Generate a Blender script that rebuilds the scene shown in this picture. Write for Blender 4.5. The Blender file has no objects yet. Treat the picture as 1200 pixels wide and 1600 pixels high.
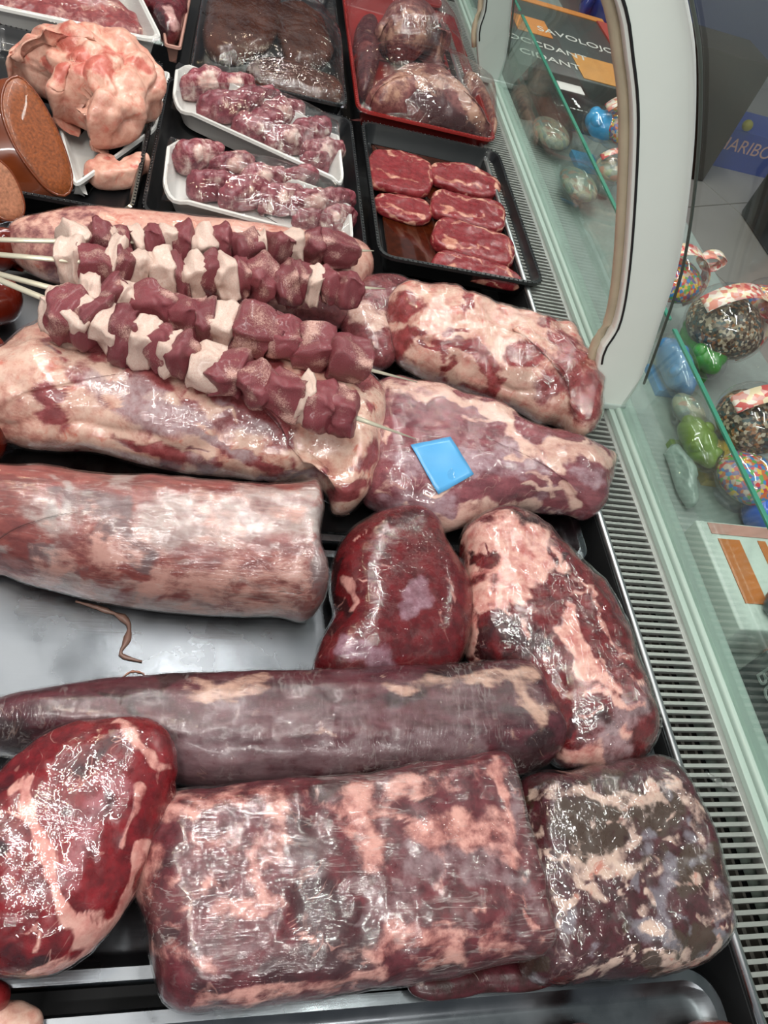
import bpy, bmesh, math, random
import numpy as np
from mathutils import Vector, Matrix, noise as mnoise
random.seed(7); np.random.seed(7)
S = bpy.context.scene
COL = S.collection
# ------------------------------------------------------------------ camera
F_PX, CAM_H = 1155.0, 0.62
R = np.array([[0.96326857, 0.08798549, 0.25371681],
              [-0.08327406, -0.80035622, 0.59371319],
              [0.25530197, -0.59303328, -0.76363108]])
CAM = np.array([0., 0., CAM_H])
cd = bpy.data.cameras.new('camera'); cam = bpy.data.objects.new('camera', cd); COL.objects.link(cam)
m = Matrix.Identity(4)
for i in range(3):
    m[i][0] = R[i, 0]; m[i][1] = -R[i, 1]; m[i][2] = -R[i, 2]
m[2][3] = CAM_H
cam.matrix_world = m
cd.sensor_fit = 'VERTICAL'; cd.sensor_height = 36.0; cd.sensor_width = 27.0; cd.lens = 36.0 * F_PX / 1600.0
cd.clip_start = 0.01
S.camera = cam
# ------------------------------------------------------------------ light
S.view_settings.view_transform = 'Standard'; S.view_settings.look = 'None'
S.view_settings.exposure = 0.0; S.view_settings.gamma = 1.0; S.view_settings.use_curve_mapping = False
W = bpy.data.worlds.new('world'); S.world = W; W.use_nodes = True
W.node_tree.nodes['Background'].inputs[0].default_value = (0.86, 0.93, 1.0, 1)
W.node_tree.nodes['Background'].inputs[1].default_value = 0.20

def area(name, loc, target, sx, sy, power, col, spread=180):
    l = bpy.data.lights.new(name, 'AREA'); l.shape = 'RECTANGLE'; l.size = sx; l.size_y = sy
    l.energy = power; l.color = col; l.spread = math.radians(spread)
    o = bpy.data.objects.new(name, l); COL.objects.link(o); o.location = loc
    o.rotation_euler = (Vector(target) - Vector(loc)).to_track_quat('-Z', 'Y').to_euler()
    return o
COOL = (1.0, 0.975, 0.94); WARM = (1.0, 0.80, 0.52)
# ceiling tubes of the shop, running along and across the counter, plus two added fills
for i, (x, y) in enumerate([(-0.55, 0.7), (0.15, 0.9), (0.15, 2.4), (1.6, 1.2), (1.6, 3.2), (-0.3, -0.3), (0.45, -0.3)]):  # last two put in to brighten upright faces and near steel
    o = area('ceiling_and_fill_tube', (x, y, 1.75), (x, y, 0), 0.03, 1.15, 8.6, COOL)
    o.rotation_euler = (0, 0, 0)
for i, (x, y) in enumerate([(-0.1, 1.35), (0.3, 1.62), (-0.35, -0.25), (0.9, 2.1)]):
    o = area('ceiling_strip_light', (x, y, 1.6), (x, y, 0), 0.8, 0.03, 5, COOL)
    o.rotation_euler = (0, 0, 0)
o = area('arch_fill_light', (0.0, -1.5, 1.25), (0.2, .5, .1), 1.3, 0.04, 11, COOL)  # added fill lamp that brightens the arch's front face
# warm spot bulbs over the left end of the counter
for (x, y, z, e) in [(-0.55, 1.25, 1.15, 5.0), (-0.35, 0.25, 1.25, 4.0), (-0.1, 2.6, 1.3, 6.0)]:
    l = bpy.data.lights.new('spot_bulb', 'POINT'); l.energy = e; l.color = WARM; l.shadow_soft_size = 0.035
    o = bpy.data.objects.new('spot_bulb', l); COL.objects.link(o); o.location = (x, y, z)

# ------------------------------------------------------------------ projection helpers
def at(x, y, z=0.0):
    d = R @ np.array([x - 600.0, y - 800.0, F_PX]); t = (z - CAM_H) / d[2]
    return CAM + d * t
def at_plane(px, z0, gx=0., gy=0., c=(0., 0.)):
    """rays through px (n,2) to the plane z = z0 + gx (X-cx) + gy (Y-cy)"""
    px = np.asarray(px, float)
    d = np.c_[px[:, 0] - 600, px[:, 1] - 800, np.full(len(px), F_PX)] @ R.T
    den = d[:, 2] - gx * d[:, 0] - gy * d[:, 1]
    t = (z0 - gx * c[0] - gy * c[1] - CAM_H) / den
    return CAM + d * t[:, None]
def proj(P):
    c = (np.asarray(P, float) - CAM) @ R
    return np.c_[600 + F_PX * c[:, 0] / c[:, 2], 800 + F_PX * c[:, 1] / c[:, 2]]
def scale_at(p):
    return np.linalg.norm(np.asarray(p, float) - CAM) / F_PX       # metres per pixel

# ------------------------------------------------------------------ object helpers
def srgb(h, g=1.0):
    h = h.lstrip('#'); v = [int(h[i:i + 2], 16) / 255 for i in (0, 2, 4)]
    return tuple((c / 12.92 if c <= .04045 else ((c + .055) / 1.055) ** 2.4) * g for c in v) + (1.0,)
def tag(o, label=None, cat=None, group=None, kind=None):
    if label: o['label'] = label
    if cat: o['category'] = cat
    if group: o['group'] = group
    if kind: o['kind'] = kind
    return o
def empty(name, loc):
    o = bpy.data.objects.new(name, None); o.empty_display_size = 0.02; COL.objects.link(o); o.location = loc
    return o
def mesh_obj(name, V, Fc, mat, parent=None, origin=None, smooth=True):
    V = np.asarray(V, float)
    if origin is None:
        origin = (0, 0, 0) if parent is not None else ((V[:, 0].min() + V[:, 0].max()) / 2, (V[:, 1].min() + V[:, 1].max()) / 2, V[:, 2].min())
    if parent is not None: origin = parent['_o'] if '_o' in parent else tuple(parent.location)
    me = bpy.data.meshes.new(name)
    me.from_pydata((V - np.array(origin)).tolist(), [], Fc); me.update()
    if smooth: me.polygons.foreach_set('use_smooth', [True] * len(me.polygons))
    me.materials.append(mat)
    o = bpy.data.objects.new(name, me); COL.objects.link(o)
    if parent is not None:
        o.parent = parent; o['_o'] = tuple(origin)
    else:
        o.location = origin
    return o
def box_data(x0, x1, y0, y1, z0, z1):
    V = [(x, y, z) for z in (z0, z1) for y in (y0, y1) for x in (x0, x1)]
    return V, [(0, 2, 3, 1), (4, 5, 7, 6), (0, 1, 5, 4), (2, 6, 7, 3), (0, 4, 6, 2), (1, 3, 7, 5)]
def bevel(o, w, seg=2):
    md = o.modifiers.new('bevel', 'BEVEL'); md.width = w; md.segments = seg; md.limit_method = 'ANGLE'; md.angle_limit = math.radians(40)
    return o
def box(name, b, mat, parent=None, bev=0.0):
    o = mesh_obj(name, *box_data(*b), mat, parent, smooth=bev > 0)
    if bev: bevel(o, bev)
    return o
def tube_data(path, r, seg=10, flat=1.0, cap=True):
    P = [Vector(p) for p in path]; V = []; Fc = []
    for i, p in enumerate(P):
        t = (P[min(i + 1, len(P) - 1)] - P[max(i - 1, 0)]).normalized()
        u = t.cross(Vector((0, 0, 1)));
        if u.length < 1e-4: u = Vector((1, 0, 0))
        u.normalize(); v = u.cross(t)
        rr = r[i] if isinstance(r, (list, tuple, np.ndarray)) else r
        for k in range(seg):
            a = 2 * math.pi * k / seg
            V.append(tuple(p + u * math.cos(a) * rr + v * math.sin(a) * rr * flat))
    n = len(P)
    for i in range(n - 1):
        for k in range(seg):
            a = i * seg + k; b = i * seg + (k + 1) % seg
            Fc.append((a, b, b + seg, a + seg))
    if cap:
        Fc.append(tuple(range(seg))[::-1]); Fc.append(tuple(range((n - 1) * seg, n * seg)))
    return V, Fc
def spline(P, n, closed=True):
    """Catmull-Rom through P (k,d), resampled to n points at equal arc length"""
    P = np.asarray(P, float); k = len(P); out = []
    rng = range(k) if closed else range(k - 1)
    for i in rng:
        if closed: p0, p1, p2, p3 = P[(i - 1) % k], P[i], P[(i + 1) % k], P[(i + 2) % k]
        else: p0, p1, p2, p3 = P[max(i - 1, 0)], P[i], P[i + 1], P[min(i + 2, k - 1)]
        for t in np.linspace(0, 1, 16, endpoint=False):
            out.append(.5 * ((2 * p1) + (-p0 + p2) * t + (2 * p0 - 5 * p1 + 4 * p2 - p3) * t * t + (-p0 + 3 * p1 - 3 * p2 + p3) * t ** 3))
    out.append(P[0] if closed else P[-1]); out = np.array(out)
    s = np.r_[0, np.cumsum(np.linalg.norm(np.diff(out[:, :2], axis=0), axis=1))]
    u = np.linspace(0, s[-1], n, endpoint=not closed)
    return np.stack([np.interp(u, s, out[:, j]) for j in range(P.shape[1])], 1)

# ------------------------------------------------------------------ materials
class NT:
    def __init__(s, name):
        s.m = bpy.data.materials.new(name); s.m.use_nodes = True; s.t = s.m.node_tree
        s.t.nodes.clear(); s.out = s.t.nodes.new('ShaderNodeOutputMaterial')
    def n(s, typ, ins=None, **kw):
        nd = s.t.nodes.new('ShaderNode' + typ)
        for k, v in kw.items(): setattr(nd, k, v)
        for k, v in (ins or {}).items():
            sk = nd.inputs[k]
            if isinstance(v, bpy.types.NodeSocket): s.t.links.new(v, sk)
            elif hasattr(v, 'outputs'): s.t.links.new(v.outputs[0], sk)
            else: sk.default_value = v
        return nd
    def math(s, op, a, b=0.0, c=0.0, clamp=False):
        return s.n('Math', {0: a, 1: b, 2: c}, operation=op, use_clamp=clamp).outputs[0]
    def mr(s, v, a, b, c=0.0, d=1.0):
        return s.n('MapRange', {0: v, 1: a, 2: b, 3: c, 4: d}, interpolation_type='SMOOTHSTEP').outputs[0]
    def mix(s, f, a, b):
        nd = s.n('Mix', data_type='RGBA')
        for k, v in ((0, f), (6, a), (7, b)):
            if isinstance(v, bpy.types.NodeSocket): s.t.links.new(v, nd.inputs[k])
            else: nd.inputs[k].default_value = v
        return nd.outputs[2]
    def coord(s, scale=(1, 1, 1), rot=(0, 0, 0)):
        tc = s.n('TexCoord'); return s.n('Mapping', {0: tc.outputs['Object'], 'Scale': scale, 'Rotation': rot}).outputs[0]
    def noise(s, vec, scale, detail=4, rough=.55, dist=0.0):
        return s.n('TexNoise', {'Vector': vec, 'Scale': scale, 'Detail': detail, 'Roughness': rough, 'Distortion': dist}).outputs[0]
    def done(s, sh):
        s.t.links.new(sh.outputs[0], s.out.inputs[0]); return s.m

def plain(name, col, rough=.5, metal=0., var=.12, scale=40, bump=.0, coat=0., spec=.5):
    t = NT(name); v = t.coord(); a = t.noise(v, scale, 5)
    c2 = tuple(c * (1 - 2.2 * var) for c in col[:3]) + (1,)
    c1 = tuple(min(1, c * (1 + var)) for c in col[:3]) + (1,)
    ins = {'Base Color': t.mix(a, c2, c1), 'Roughness': rough, 'Metallic': metal, 'Coat Weight': coat, 'Specular IOR Level': spec}
    if bump: ins['Normal'] = t.n('Bump', {'Strength': bump, 'Distance': .001, 'Height': a}).outputs[0]
    return t.done(t.n('BsdfPrincipled', ins))

def steel(name, col=(.55, .56, .58, 1), rough=.28, along=(1, 60, 1)):
    t = NT(name); v = t.coord(along); a = t.noise(v, 9, 6, .6); v2 = t.coord(); b = t.noise(v2, 7, 5, .6)
    r = t.mr(b, .3, .7, rough - .08, rough + .16)
    c = t.mix(b, tuple(x * .75 for x in col[:3]) + (1,), col)
    bm = t.n('Bump', {'Strength': .12, 'Distance': .0006, 'Height': a}).outputs[0]
    return t.done(t.n('BsdfPrincipled', {'Base Color': c, 'Metallic': 1., 'Roughness': r, 'Normal': bm}))

def meat(name, lean=('#7c2a30', '#57181f'), fat=('#e2bcaa', '#c98f80'), dark='#3a1a1c', skin='#a88d90', marble=.35, msc=34,
         edge=.8, rough=.34, soft=.26, vary=0., fmix=1.0, fib=(1, 1, 1), rotz=0., bump=.35, coat=.25, grain=90, blood=None):
    """lean meat with fat (mask R), browned / dark (mask G) and silverskin (mask B) areas"""
    t = NT(name)
    at_ = t.n('Attribute', attribute_name='mask'); sp = t.n('SeparateColor', {0: at_.outputs['Color']})
    v = t.coord(); vf = t.coord(fib, (0, 0, rotz))
    A = t.noise(vf, grain, 7, .62); B = t.noise(v, 24, 5, .6, .8); C = t.noise(v, msc, 3, .5, 1.6); D = t.noise(v, 150, 4, .6)
    def organic(ch, lo=.42, hi=.58, k=1.0):
        x = t.math('MULTIPLY_ADD', t.math('SUBTRACT', A, .5), edge * 1.0 * k, sp.outputs[ch])
        x = t.math('MULTIPLY_ADD', t.math('SUBTRACT', B, .5), edge * 1.7 * k, x)
        return t.mr(x, lo, hi)
    fatm = organic(0, .5 - soft, .5 + soft)
    ridge = t.math('SUBTRACT', 1.0, t.mr(t.math('ABSOLUTE', t.math('SUBTRACT', C, .5)), .002, .016))
    ridge = t.math('MULTIPLY', ridge, t.mr(B, .50, .66)); ridge = t.math('MULTIPLY', ridge, marble)
    fatm = t.math('MAXIMUM', fatm, ridge)
    c = t.mix(t.mr(A, .3, .7), srgb(lean[1]), srgb(lean[0]))
    c = t.mix(t.math('MULTIPLY', t.mr(B, .52, .75), .35), c, srgb(lean[1], .6))
    rn = t.n('ObjectInfo').outputs['Random']
    c = t.mix(t.math('MULTIPLY', rn, vary), c, srgb(lean[1], .75))
    c = t.mix(organic(1, .3, .7), c, srgb(dark))
    c = t.mix(t.math('MULTIPLY', organic(2, .2, .8), t.mr(t.math('MULTIPLY_ADD', A, .6, t.math('MULTIPLY', D, .4)), .35, .65, .35, .85)), c, srgb(skin))
    fc = t.mix(t.mr(t.math('ADD', t.math('MULTIPLY', A, .5), t.math('MULTIPLY', B, .5)), .38, .6), srgb(fat[1]), srgb(fat[0]))
    fc = t.mix(t.math('MULTIPLY', t.mr(D, .5, .75), .35), fc, srgb(lean[0]))
    if blood: fc = t.mix(t.math('MULTIPLY', t.mr(t.noise(v, 42, 5, .65, 1.2), .56, .7), .75), fc, srgb(blood))
    c = t.mix(t.math('MULTIPLY', fatm, fmix), c, fc)
    h = t.math('MULTIPLY_ADD', fatm, .6, t.math('MULTIPLY_ADD', A, .5, t.math('MULTIPLY', D, .25)))
    bm = t.n('Bump', {'Strength': bump, 'Distance': .0025, 'Height': h}).outputs[0]
    r = t.mr(D, .3, .7, rough - .08, rough + .12)
    return t.done(t.n('BsdfPrincipled', {'Base Color': c, 'Roughness': r, 'Normal': bm, 'Coat Weight': coat, 'Coat Roughness': .12,
                                         'Specular IOR Level': .45}))

def film(name, rough=.07, haze=.05, hazecol='#d9cfcc', bump=.5, fib=(1, 1, 1), rotz=0., sc=45, refl=1.0, dist=.003, fine=0., streak=0.):
    """clear stretch wrap: sees through, with a wrinkled glossy skin, milky haze and pale glints painted along stretch creases"""
    t = NT(name); v = t.coord(fib, (0, 0, rotz)); v0 = t.coord()
    a = t.noise(v, sc, 4, .55, .4); b = t.noise(v0, 12, 3, .5, .6); c = t.noise(v0, 60, 4, .6)
    rg = t.math('ABSOLUTE', t.math('SUBTRACT', a, .5))
    h = t.math('MULTIPLY_ADD', rg, 1.4, t.math('MULTIPLY_ADD', b, 1.0, t.math('MULTIPLY', c, .03 + fine)))
    bm = t.n('Bump', {'Strength': bump, 'Distance': dist, 'Height': h}).outputs[0]
    fr = t.math('MULTIPLY_ADD', t.math('POWER', t.n('LayerWeight', {'Blend': .5}).outputs['Facing'], 5.0), .4, .045)
    k = t.math('MULTIPLY', fr, refl, clamp=True)
    gl = t.n('BsdfGlossy', {'Color': (1, 1, 1, 1), 'Roughness': rough, 'Normal': bm})
    tr = t.n('BsdfTransparent', {'Color': (.97, .97, .97, 1)})
    hz = t.n('BsdfDiffuse', {'Color': srgb(hazecol), 'Normal': bm})
    hf = t.math('MULTIPLY', t.mr(b, .40, .68), haze)
    if streak:  # bright crease glints put into the diffuse colour as pale lines
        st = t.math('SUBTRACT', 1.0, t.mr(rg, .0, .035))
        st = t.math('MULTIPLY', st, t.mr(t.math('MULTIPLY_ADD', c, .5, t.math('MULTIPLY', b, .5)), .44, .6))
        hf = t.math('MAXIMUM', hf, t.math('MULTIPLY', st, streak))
    s1 = t.n('MixShader', {0: hf, 1: tr.outputs[0], 2: hz.outputs[0]})
    s2 = t.n('MixShader', {0: k, 1: s1.outputs[0], 2: gl.outputs[0]})
    return t.done(s2)

def glass(name, tint=(.93, .97, .95, 1), refl=1.0, veil=.03):
    t = NT(name); v = t.coord(); b = t.noise(v, 9, 6, .65, .6)
    fr = t.math('MULTIPLY_ADD', t.math('POWER', t.n('LayerWeight', {'Blend': .5}).outputs['Facing'], 4.5), .9, .04); k = t.math('MULTIPLY', fr, refl, clamp=True)
    gl = t.n('BsdfGlossy', {'Color': (1, 1, 1, 1), 'Roughness': .015}); tr = t.n('BsdfTransparent', {'Color': tint})
    df = t.n('BsdfDiffuse', {'Color': (.55, .62, .58, 1)})
    s1 = t.n('MixShader', {0: t.math('MULTIPLY', t.mr(b, .35, .75), veil), 1: tr.outputs[0], 2: df.outputs[0]})  # patchy painted haze, makes things behind the pane look milky
    return t.done(t.n('MixShader', {0: k, 1: s1.outputs[0], 2: gl.outputs[0]}))

# ------------------------------------------------------------------ lofted, inflated bodies
def shell(px, h, z0, eq, w, p, gx, gy, c, K, under, sm=6):
    base = at_plane(px, z0 + eq * h, gx, gy, c)
    P = base[:, :2]; N = len(P)
    x, y = P[:, 0], P[:, 1]; xn, yn = np.roll(x, -1), np.roll(y, -1); cr = x * yn - xn * y; A = cr.sum() / 2
    C = np.array([((x + xn) * cr).sum(), ((y + yn) * cr).sum()]) / (6 * A)
    s = np.sin(np.linspace(math.pi / 2, 0, K, endpoint=False)) ** .9
    pts = C + (P - C)[None] * s[:, None, None]
    d = np.empty((K, N)); ds = np.linalg.norm(np.roll(P, -1, 0) - np.roll(P, 1, 0), axis=1) / 2 / w
    for k in range(K):
        D = np.linalg.norm(pts[k][:, None] - P[None], axis=2) / w[None] + 1e-6
        d[k] = 1.3 * ((ds[None] * D ** -6.0).sum(1) / 1.178) ** -.2          # smooth distance to the outline
    t = np.clip(d, 0, 1); t[0] = 0
    g = (1 - (1 - t) ** p) ** (1 / p)
    for _ in range(sm):
        gg = g.copy()
        gg[1:-1] = .4 * g[1:-1] + .15 * (g[:-2] + g[2:] + np.roll(g, 1, 1)[1:-1] + np.roll(g, -1, 1)[1:-1])
        gg[-1] = g[-2].mean(); g = gg; g[0] = 0
    tl = lambda q: gx * (q[..., 0] - c[0]) + gy * (q[..., 1] - c[1])
    z = z0 + eq * h + (1 - eq) * h * g + tl(pts)
    rings = [np.dstack([pts[k][None, :, 0], pts[k][None, :, 1], z[k][None]])[0] for k in range(K)]
    tan = np.roll(P, -1, 0) - np.roll(P, 1, 0); nrm = np.c_[-tan[:, 1], tan[:, 0]]
    nrm /= np.linalg.norm(nrm, axis=1)[:, None] + 1e-9
    if A < 0: nrm = -nrm                                            # inward
    low = []
    for a in np.linspace(0, math.pi / 2, 6)[1:]:
        q = P + nrm * (1 - math.cos(a)) * min(eq * h * 1.0, w.min() * .7) * under
        low.append(np.c_[q, z0 + eq * h * (1 - math.sin(a)) + tl(q)])
    top_c = np.array([C[0], C[1], z[-1].mean()]); bot_c = np.array([C[0], C[1], z0 + tl(C)])
    return low[::-1] + rings, top_c, bot_c, A

def paint_mask(V, base, strokes):
    """per-vertex fat / dark / skin areas drawn as soft strokes"""
    px = proj(V); sc_ = np.array([scale_at(V.mean(0))])[0]
    wv_ = np.array([mnoise.noise_vector(Vector(v * 38)) + .6 * mnoise.noise_vector(Vector(v * 90)) for v in V])
    px = px + wv_[:, :2] * (.0095 / sc_); out = np.tile(np.array(base, float), (len(V), 1))
    for ch, r, val, pts in strokes:
        pts = np.asarray(pts, float)
        if len(pts) == 1: pts = np.r_[pts, pts + .01]
        best = np.full(len(V), 1e9)
        for a, b in zip(pts[:-1], pts[1:]):
            ab = b - a; t = np.clip(((px - a) @ ab) / (ab @ ab + 1e-9), 0, 1)
            best = np.minimum(best, np.linalg.norm(px - a - t[:, None] * ab, axis=1))
        q = np.clip((1.6 * r - best) / (1.2 * r), 0, 1); q = q * q * (3 - 2 * q)
        i = 'fds'.index(ch); out[:, i] = out[:, i] * (1 - q) + val * q
    return out

def flecks(poly, n, r, ln, ch, val, seed, ang=None, spread=.6):
    """n short random strokes inside a polygon"""
    rnd = random.Random(seed); P = np.array([q[:2] for q in poly], float); c = P.mean(0); out = []
    for _ in range(n):
        a = P[rnd.randrange(len(P))]; b = P[rnd.randrange(len(P))]; u = rnd.random(); q = (a * u + b * (1 - u)) * .9 + c * .1
        th = rnd.uniform(0, math.pi) if ang is None else ang + rnd.gauss(0, spread); l = ln * rnd.uniform(.3, 1.2); rr = r * rnd.uniform(.5, 1.4)
        m_ = q + np.array([math.cos(th), math.sin(th)]) * l / 2; e = q + np.array([math.cos(th + rnd.uniform(-.6, .6)), math.sin(th + rnd.uniform(-.6, .6))]) * l
        out.append((ch, rr, val * rnd.uniform(.75, 1.1), [tuple(q), tuple(m_), tuple(e)]))
    return out

def set_mask(me, M):
    a = me.color_attributes.new('mask', 'FLOAT_COLOR', 'POINT')
    a.data.foreach_set('color', np.c_[np.clip(M, 0, 1), np.ones(len(M))].ravel().astype(np.float32))

def blob(name, label, cat, outline, h, mat, z0=0.003, w=.05, eq=.42, p=2.0, tilt=(0, 0), N=168, K=44, lump=((.003, 18),), strokes=(),
         base=(0, 0, 0), wrap=None, wrap_off=.0012, wrap_amp=.0, group=None, parent=None, under=.8, fit=7, fit_lim=18, sm=12, ridged=(), fleck=()):
    o3 = [(q[0], q[1], q[2] if len(q) > 2 else w) for q in outline]
    sp = spline(o3, N); tgt = sp[:, :2]; wv = np.maximum(sp[:, 2], .002)
    # initial centre and radial description of the silhouette that the body should have
    c2 = tgt.mean(0)
    strokes = list(strokes)
    for fk in fleck: strokes += flecks(outline, *fk)
    xx, yy = tgt[:, 0], tgt[:, 1]; xn, yn = np.roll(xx, -1), np.roll(yy, -1); cr = xx * yn - xn * yy; AA = cr.sum() / 2
    c2 = np.array([((xx + xn) * cr).sum(), ((yy + yn) * cr).sum()]) / (6 * AA)
    cw = at(c2[0], c2[1], z0 + eq * h)[:2]
    tn = np.roll(tgt, -1, 0) - np.roll(tgt, 1, 0); tn /= np.linalg.norm(tn, axis=1)[:, None] + 1e-9
    nn = np.c_[tn[:, 1], -tn[:, 0]] * (1 if AA > 0 else -1)
    step = np.linalg.norm(np.roll(tgt, -1, 0) - tgt, axis=1).mean(); cur = tgt.copy()
    tlo, thi = tgt.min(0), tgt.max(0)
    for it in range(8):
        rings, tc, bc, A = shell(cur, h, z0, eq, wv, p, tilt[0], tilt[1], cw, 10, under, 2)
        q = np.concatenate([proj(r) for r in rings]); lo, hi = q.min(0), q.max(0); ctr = (lo + hi) / 2
        kx = np.clip((thi - tlo) / (hi - lo), .6, 1.5); cur = (cur - ctr) * (1 + .8 * (kx - 1)) + (tlo + thi) / 2 + .0 * ctr
        cur = cur + ((tlo + thi) / 2 - (cur.min(0) + cur.max(0)) / 2) * 0
        lim = .35 * (thi - tlo)
    box_cur = cur.copy()
    rings, tc, bc, A = shell(cur, h, z0, eq, wv, p, tilt[0], tilt[1], cw, 10, under, 2)
    for it in range(fit):
        rings, tc, bc, A = shell(cur, h, z0, eq, wv, p, tilt[0], tilt[1], cw, 14, under, 2)
        q = np.concatenate([proj(r) for r in rings])
        rel = q[None] - tgt[:, None]
        en = (rel * nn[:, None]).sum(2); et = np.abs((rel * tn[:, None]).sum(2))
        e = np.where((et < step * 1.6) & (np.abs(en) < 45), en, -1e3).max(1)
        ok = e > -900; e = np.interp(np.arange(N), np.arange(N)[ok], e[ok], period=N)
        for _ in range(14): e = .5 * e + .25 * (np.roll(e, 1) + np.roll(e, -1))
        cur = cur - .6 * np.clip(e, -12, 12)[:, None] * nn
        cur = .8 * cur + .1 * (np.roll(cur, 1, 0) + np.roll(cur, -1, 0))
        cur = box_cur + np.clip(cur - box_cur, -fit_lim, fit_lim)
    rings, tc, bc, A = shell(cur, h, z0, eq, wv, p, tilt[0], tilt[1], cw, K, under, sm)
    V = np.concatenate(rings + [tc[None], bc[None]]); n = len(rings); Fc = []
    ti, bi = n * N, n * N + 1
    for i in range(n - 1):
        for k in range(N):
            a = i * N + k; b = i * N + (k + 1) % N
            Fc.append((a, b, b + N, a + N) if A > 0 else (b, a, a + N, b + N))
    for k in range(N):
        a, b = (n - 1) * N + k, (n - 1) * N + (k + 1) % N
        Fc.append((a, b, ti) if A > 0 else (b, a, ti))
        a, b = k, (k + 1) % N
        Fc.append((b, a, bi) if A > 0 else (a, b, bi))
    M = paint_mask(V, base, strokes)
    me0 = bpy.data.meshes.new('tmp'); me0.from_pydata(V.tolist(), [], Fc); me0.update()
    nr = np.empty(len(V) * 3, np.float32); me0.vertices.foreach_get('normal', nr); nr = nr.reshape(-1, 3).astype(float)
    bpy.data.meshes.remove(me0)
    zb = z0 + tilt[0] * (V[:, 0] - cw[0]) + tilt[1] * (V[:, 1] - cw[1])
    wt = np.clip((V[:, 2] - zb) / (h * .35), 0, 1)
    dsp = np.zeros(len(V))
    for amp, sc in lump:
        dsp += amp * np.array([mnoise.fractal(Vector(v * sc) + Vector((3.1, 7.7, len(name))), 1.0, 2.0, 3) for v in V])
    for amp, sc in ridged:
        dsp -= amp * np.array([(1 - min(1., abs(mnoise.noise(Vector(v * sc) + Vector((1.3, 2.2, 9.1))))*4.0)) ** 2 for v in V])
    V2 = V + nr * (dsp * wt)[:, None]
    V2[:, 2] = np.maximum(V2[:, 2], zb)
    org = (cw[0], cw[1], z0) if parent is None else None
    o = mesh_obj(name, V2, Fc, mat, parent, origin=org)
    set_mask(o.data, M)
    if parent is None: tag(o, label, cat, group)
    if wrap is not None:
        d2 = wrap_off + wrap_amp * np.array([mnoise.noise(Vector(v * 30) + Vector((9, 1, 4))) for v in V]) if wrap_amp else np.full(len(V), wrap_off)
        keep = np.maximum(dsp * wt, (dsp * wt * .6)) + d2
        V3 = V + nr * keep[:, None]; V3[:, 2] = np.maximum(V3[:, 2], zb - .0008)
        f = mesh_obj('plastic_wrap', V3, Fc, wrap, o); f['label'] = 'clear plastic stretch wrap'
    return o

# ================================================================== SETTING
m_tile = NT('floor_tile'); v = m_tile.coord(); a_ = m_tile.noise(v, 3, 6, .6)
M_TILE = m_tile.done(m_tile.n('BsdfPrincipled', {'Base Color': m_tile.mix(a_, srgb('#9c9792'), srgb('#bab5ae')), 'Roughness': .35}))
M_GROUT = plain('floor_grout', srgb('#6c6862'), .8)
fl = box('floor', (-1.5, 6.0, -1.0, 8.0, -.93, -.905), M_GROUT); tag(fl, kind='structure')
tile_me = None
T = .62; ca, sa = math.cos(math.radians(24)), math.sin(math.radians(24))
for i in range(-3, 8):
    for j in range(0, 9):
        x = 1.2 + (i * ca - j * sa) * T; y = 1.1 + (i * sa + j * ca) * T
        if not (.8 < x < 5.4 and .8 < y < 7.0): continue
        if tile_me is None:
            Vb, Fb = box_data(-T / 2 + .004, T / 2 - .004, -T / 2 + .004, T / 2 - .004, 0, .01)
            tile_me = bpy.data.meshes.new('floor_tile'); tile_me.from_pydata(Vb, [], Fb); tile_me.materials.append(M_TILE)
        o = bpy.data.objects.new('floor_tile', tile_me); COL.objects.link(o); o.parent = fl
        o.location = Vector((x, y, -.91)) - fl.location; o.rotation_euler = (0, 0, math.radians(24))
wl = box('wall_back', (-1.5, 6.0, 8.0, 8.1, -.905, 2.6), plain('wall_paint', srgb('#55606f'), .7)); tag(wl, kind='structure')

# ------------------------------------------------------------------ the refrigerated counter
M_DARK = plain('counter_dark_void', srgb('#1b1c1e'), .6)
M_RAIL = plain('rail_aluminium', srgb('#a9bab1'), .42, 0.0, .05, 14, coat=.1)
M_RAIL2 = plain('rail_groove', srgb('#6f7f78'), .5)
M_WHITE = plain('arch_white_plastic', srgb('#f0f4ee'), .38, 0, .03, 10)
M_GREYP = plain('arch_grey_plastic', srgb('#b9c4bf'), .4, 0, .03, 10)
M_GASK = plain('gasket_beige', srgb('#cabca2'), .55)
M_GLASS = glass('counter_glass', (.95, .98, .965, 1), .2, .006)
M_GLASSE = plain('glass_edge_green', srgb('#3f8f77'), .15, 0, .1, 20, coat=.5)
M_LEDGE = plain('ledge_metal', srgb('#8f9a95'), .45, .0)
case = empty('display_counter', (0, 0, -.1))
tag(case, 'refrigerated meat counter with curved glass front, pale metal rail and white arch frame', 'display counter')
Y0, Y1 = -.25, 2.9
box('counter_base', (-.62, .53, Y0, Y1, -.10, -.075), M_DARK, case)
box('deck_wall', (.53, .536, Y0, Y1, -.10, .02), M_DARK, case)
box('front_rail', (.536, .566, Y0, Y1, -.06, .03), M_RAIL, case, .003)
box('rail_lip', (.527, .5345, Y0, Y1, -.02, .026), M_RAIL, case, .001)
box('rail_groove', (.5345, .5365, Y0, Y1, -.02, .022), M_RAIL2, case)
box('ledge', (.566, .98, Y0, Y1, -.09, -.06), M_LEDGE, case, .004)
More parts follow.
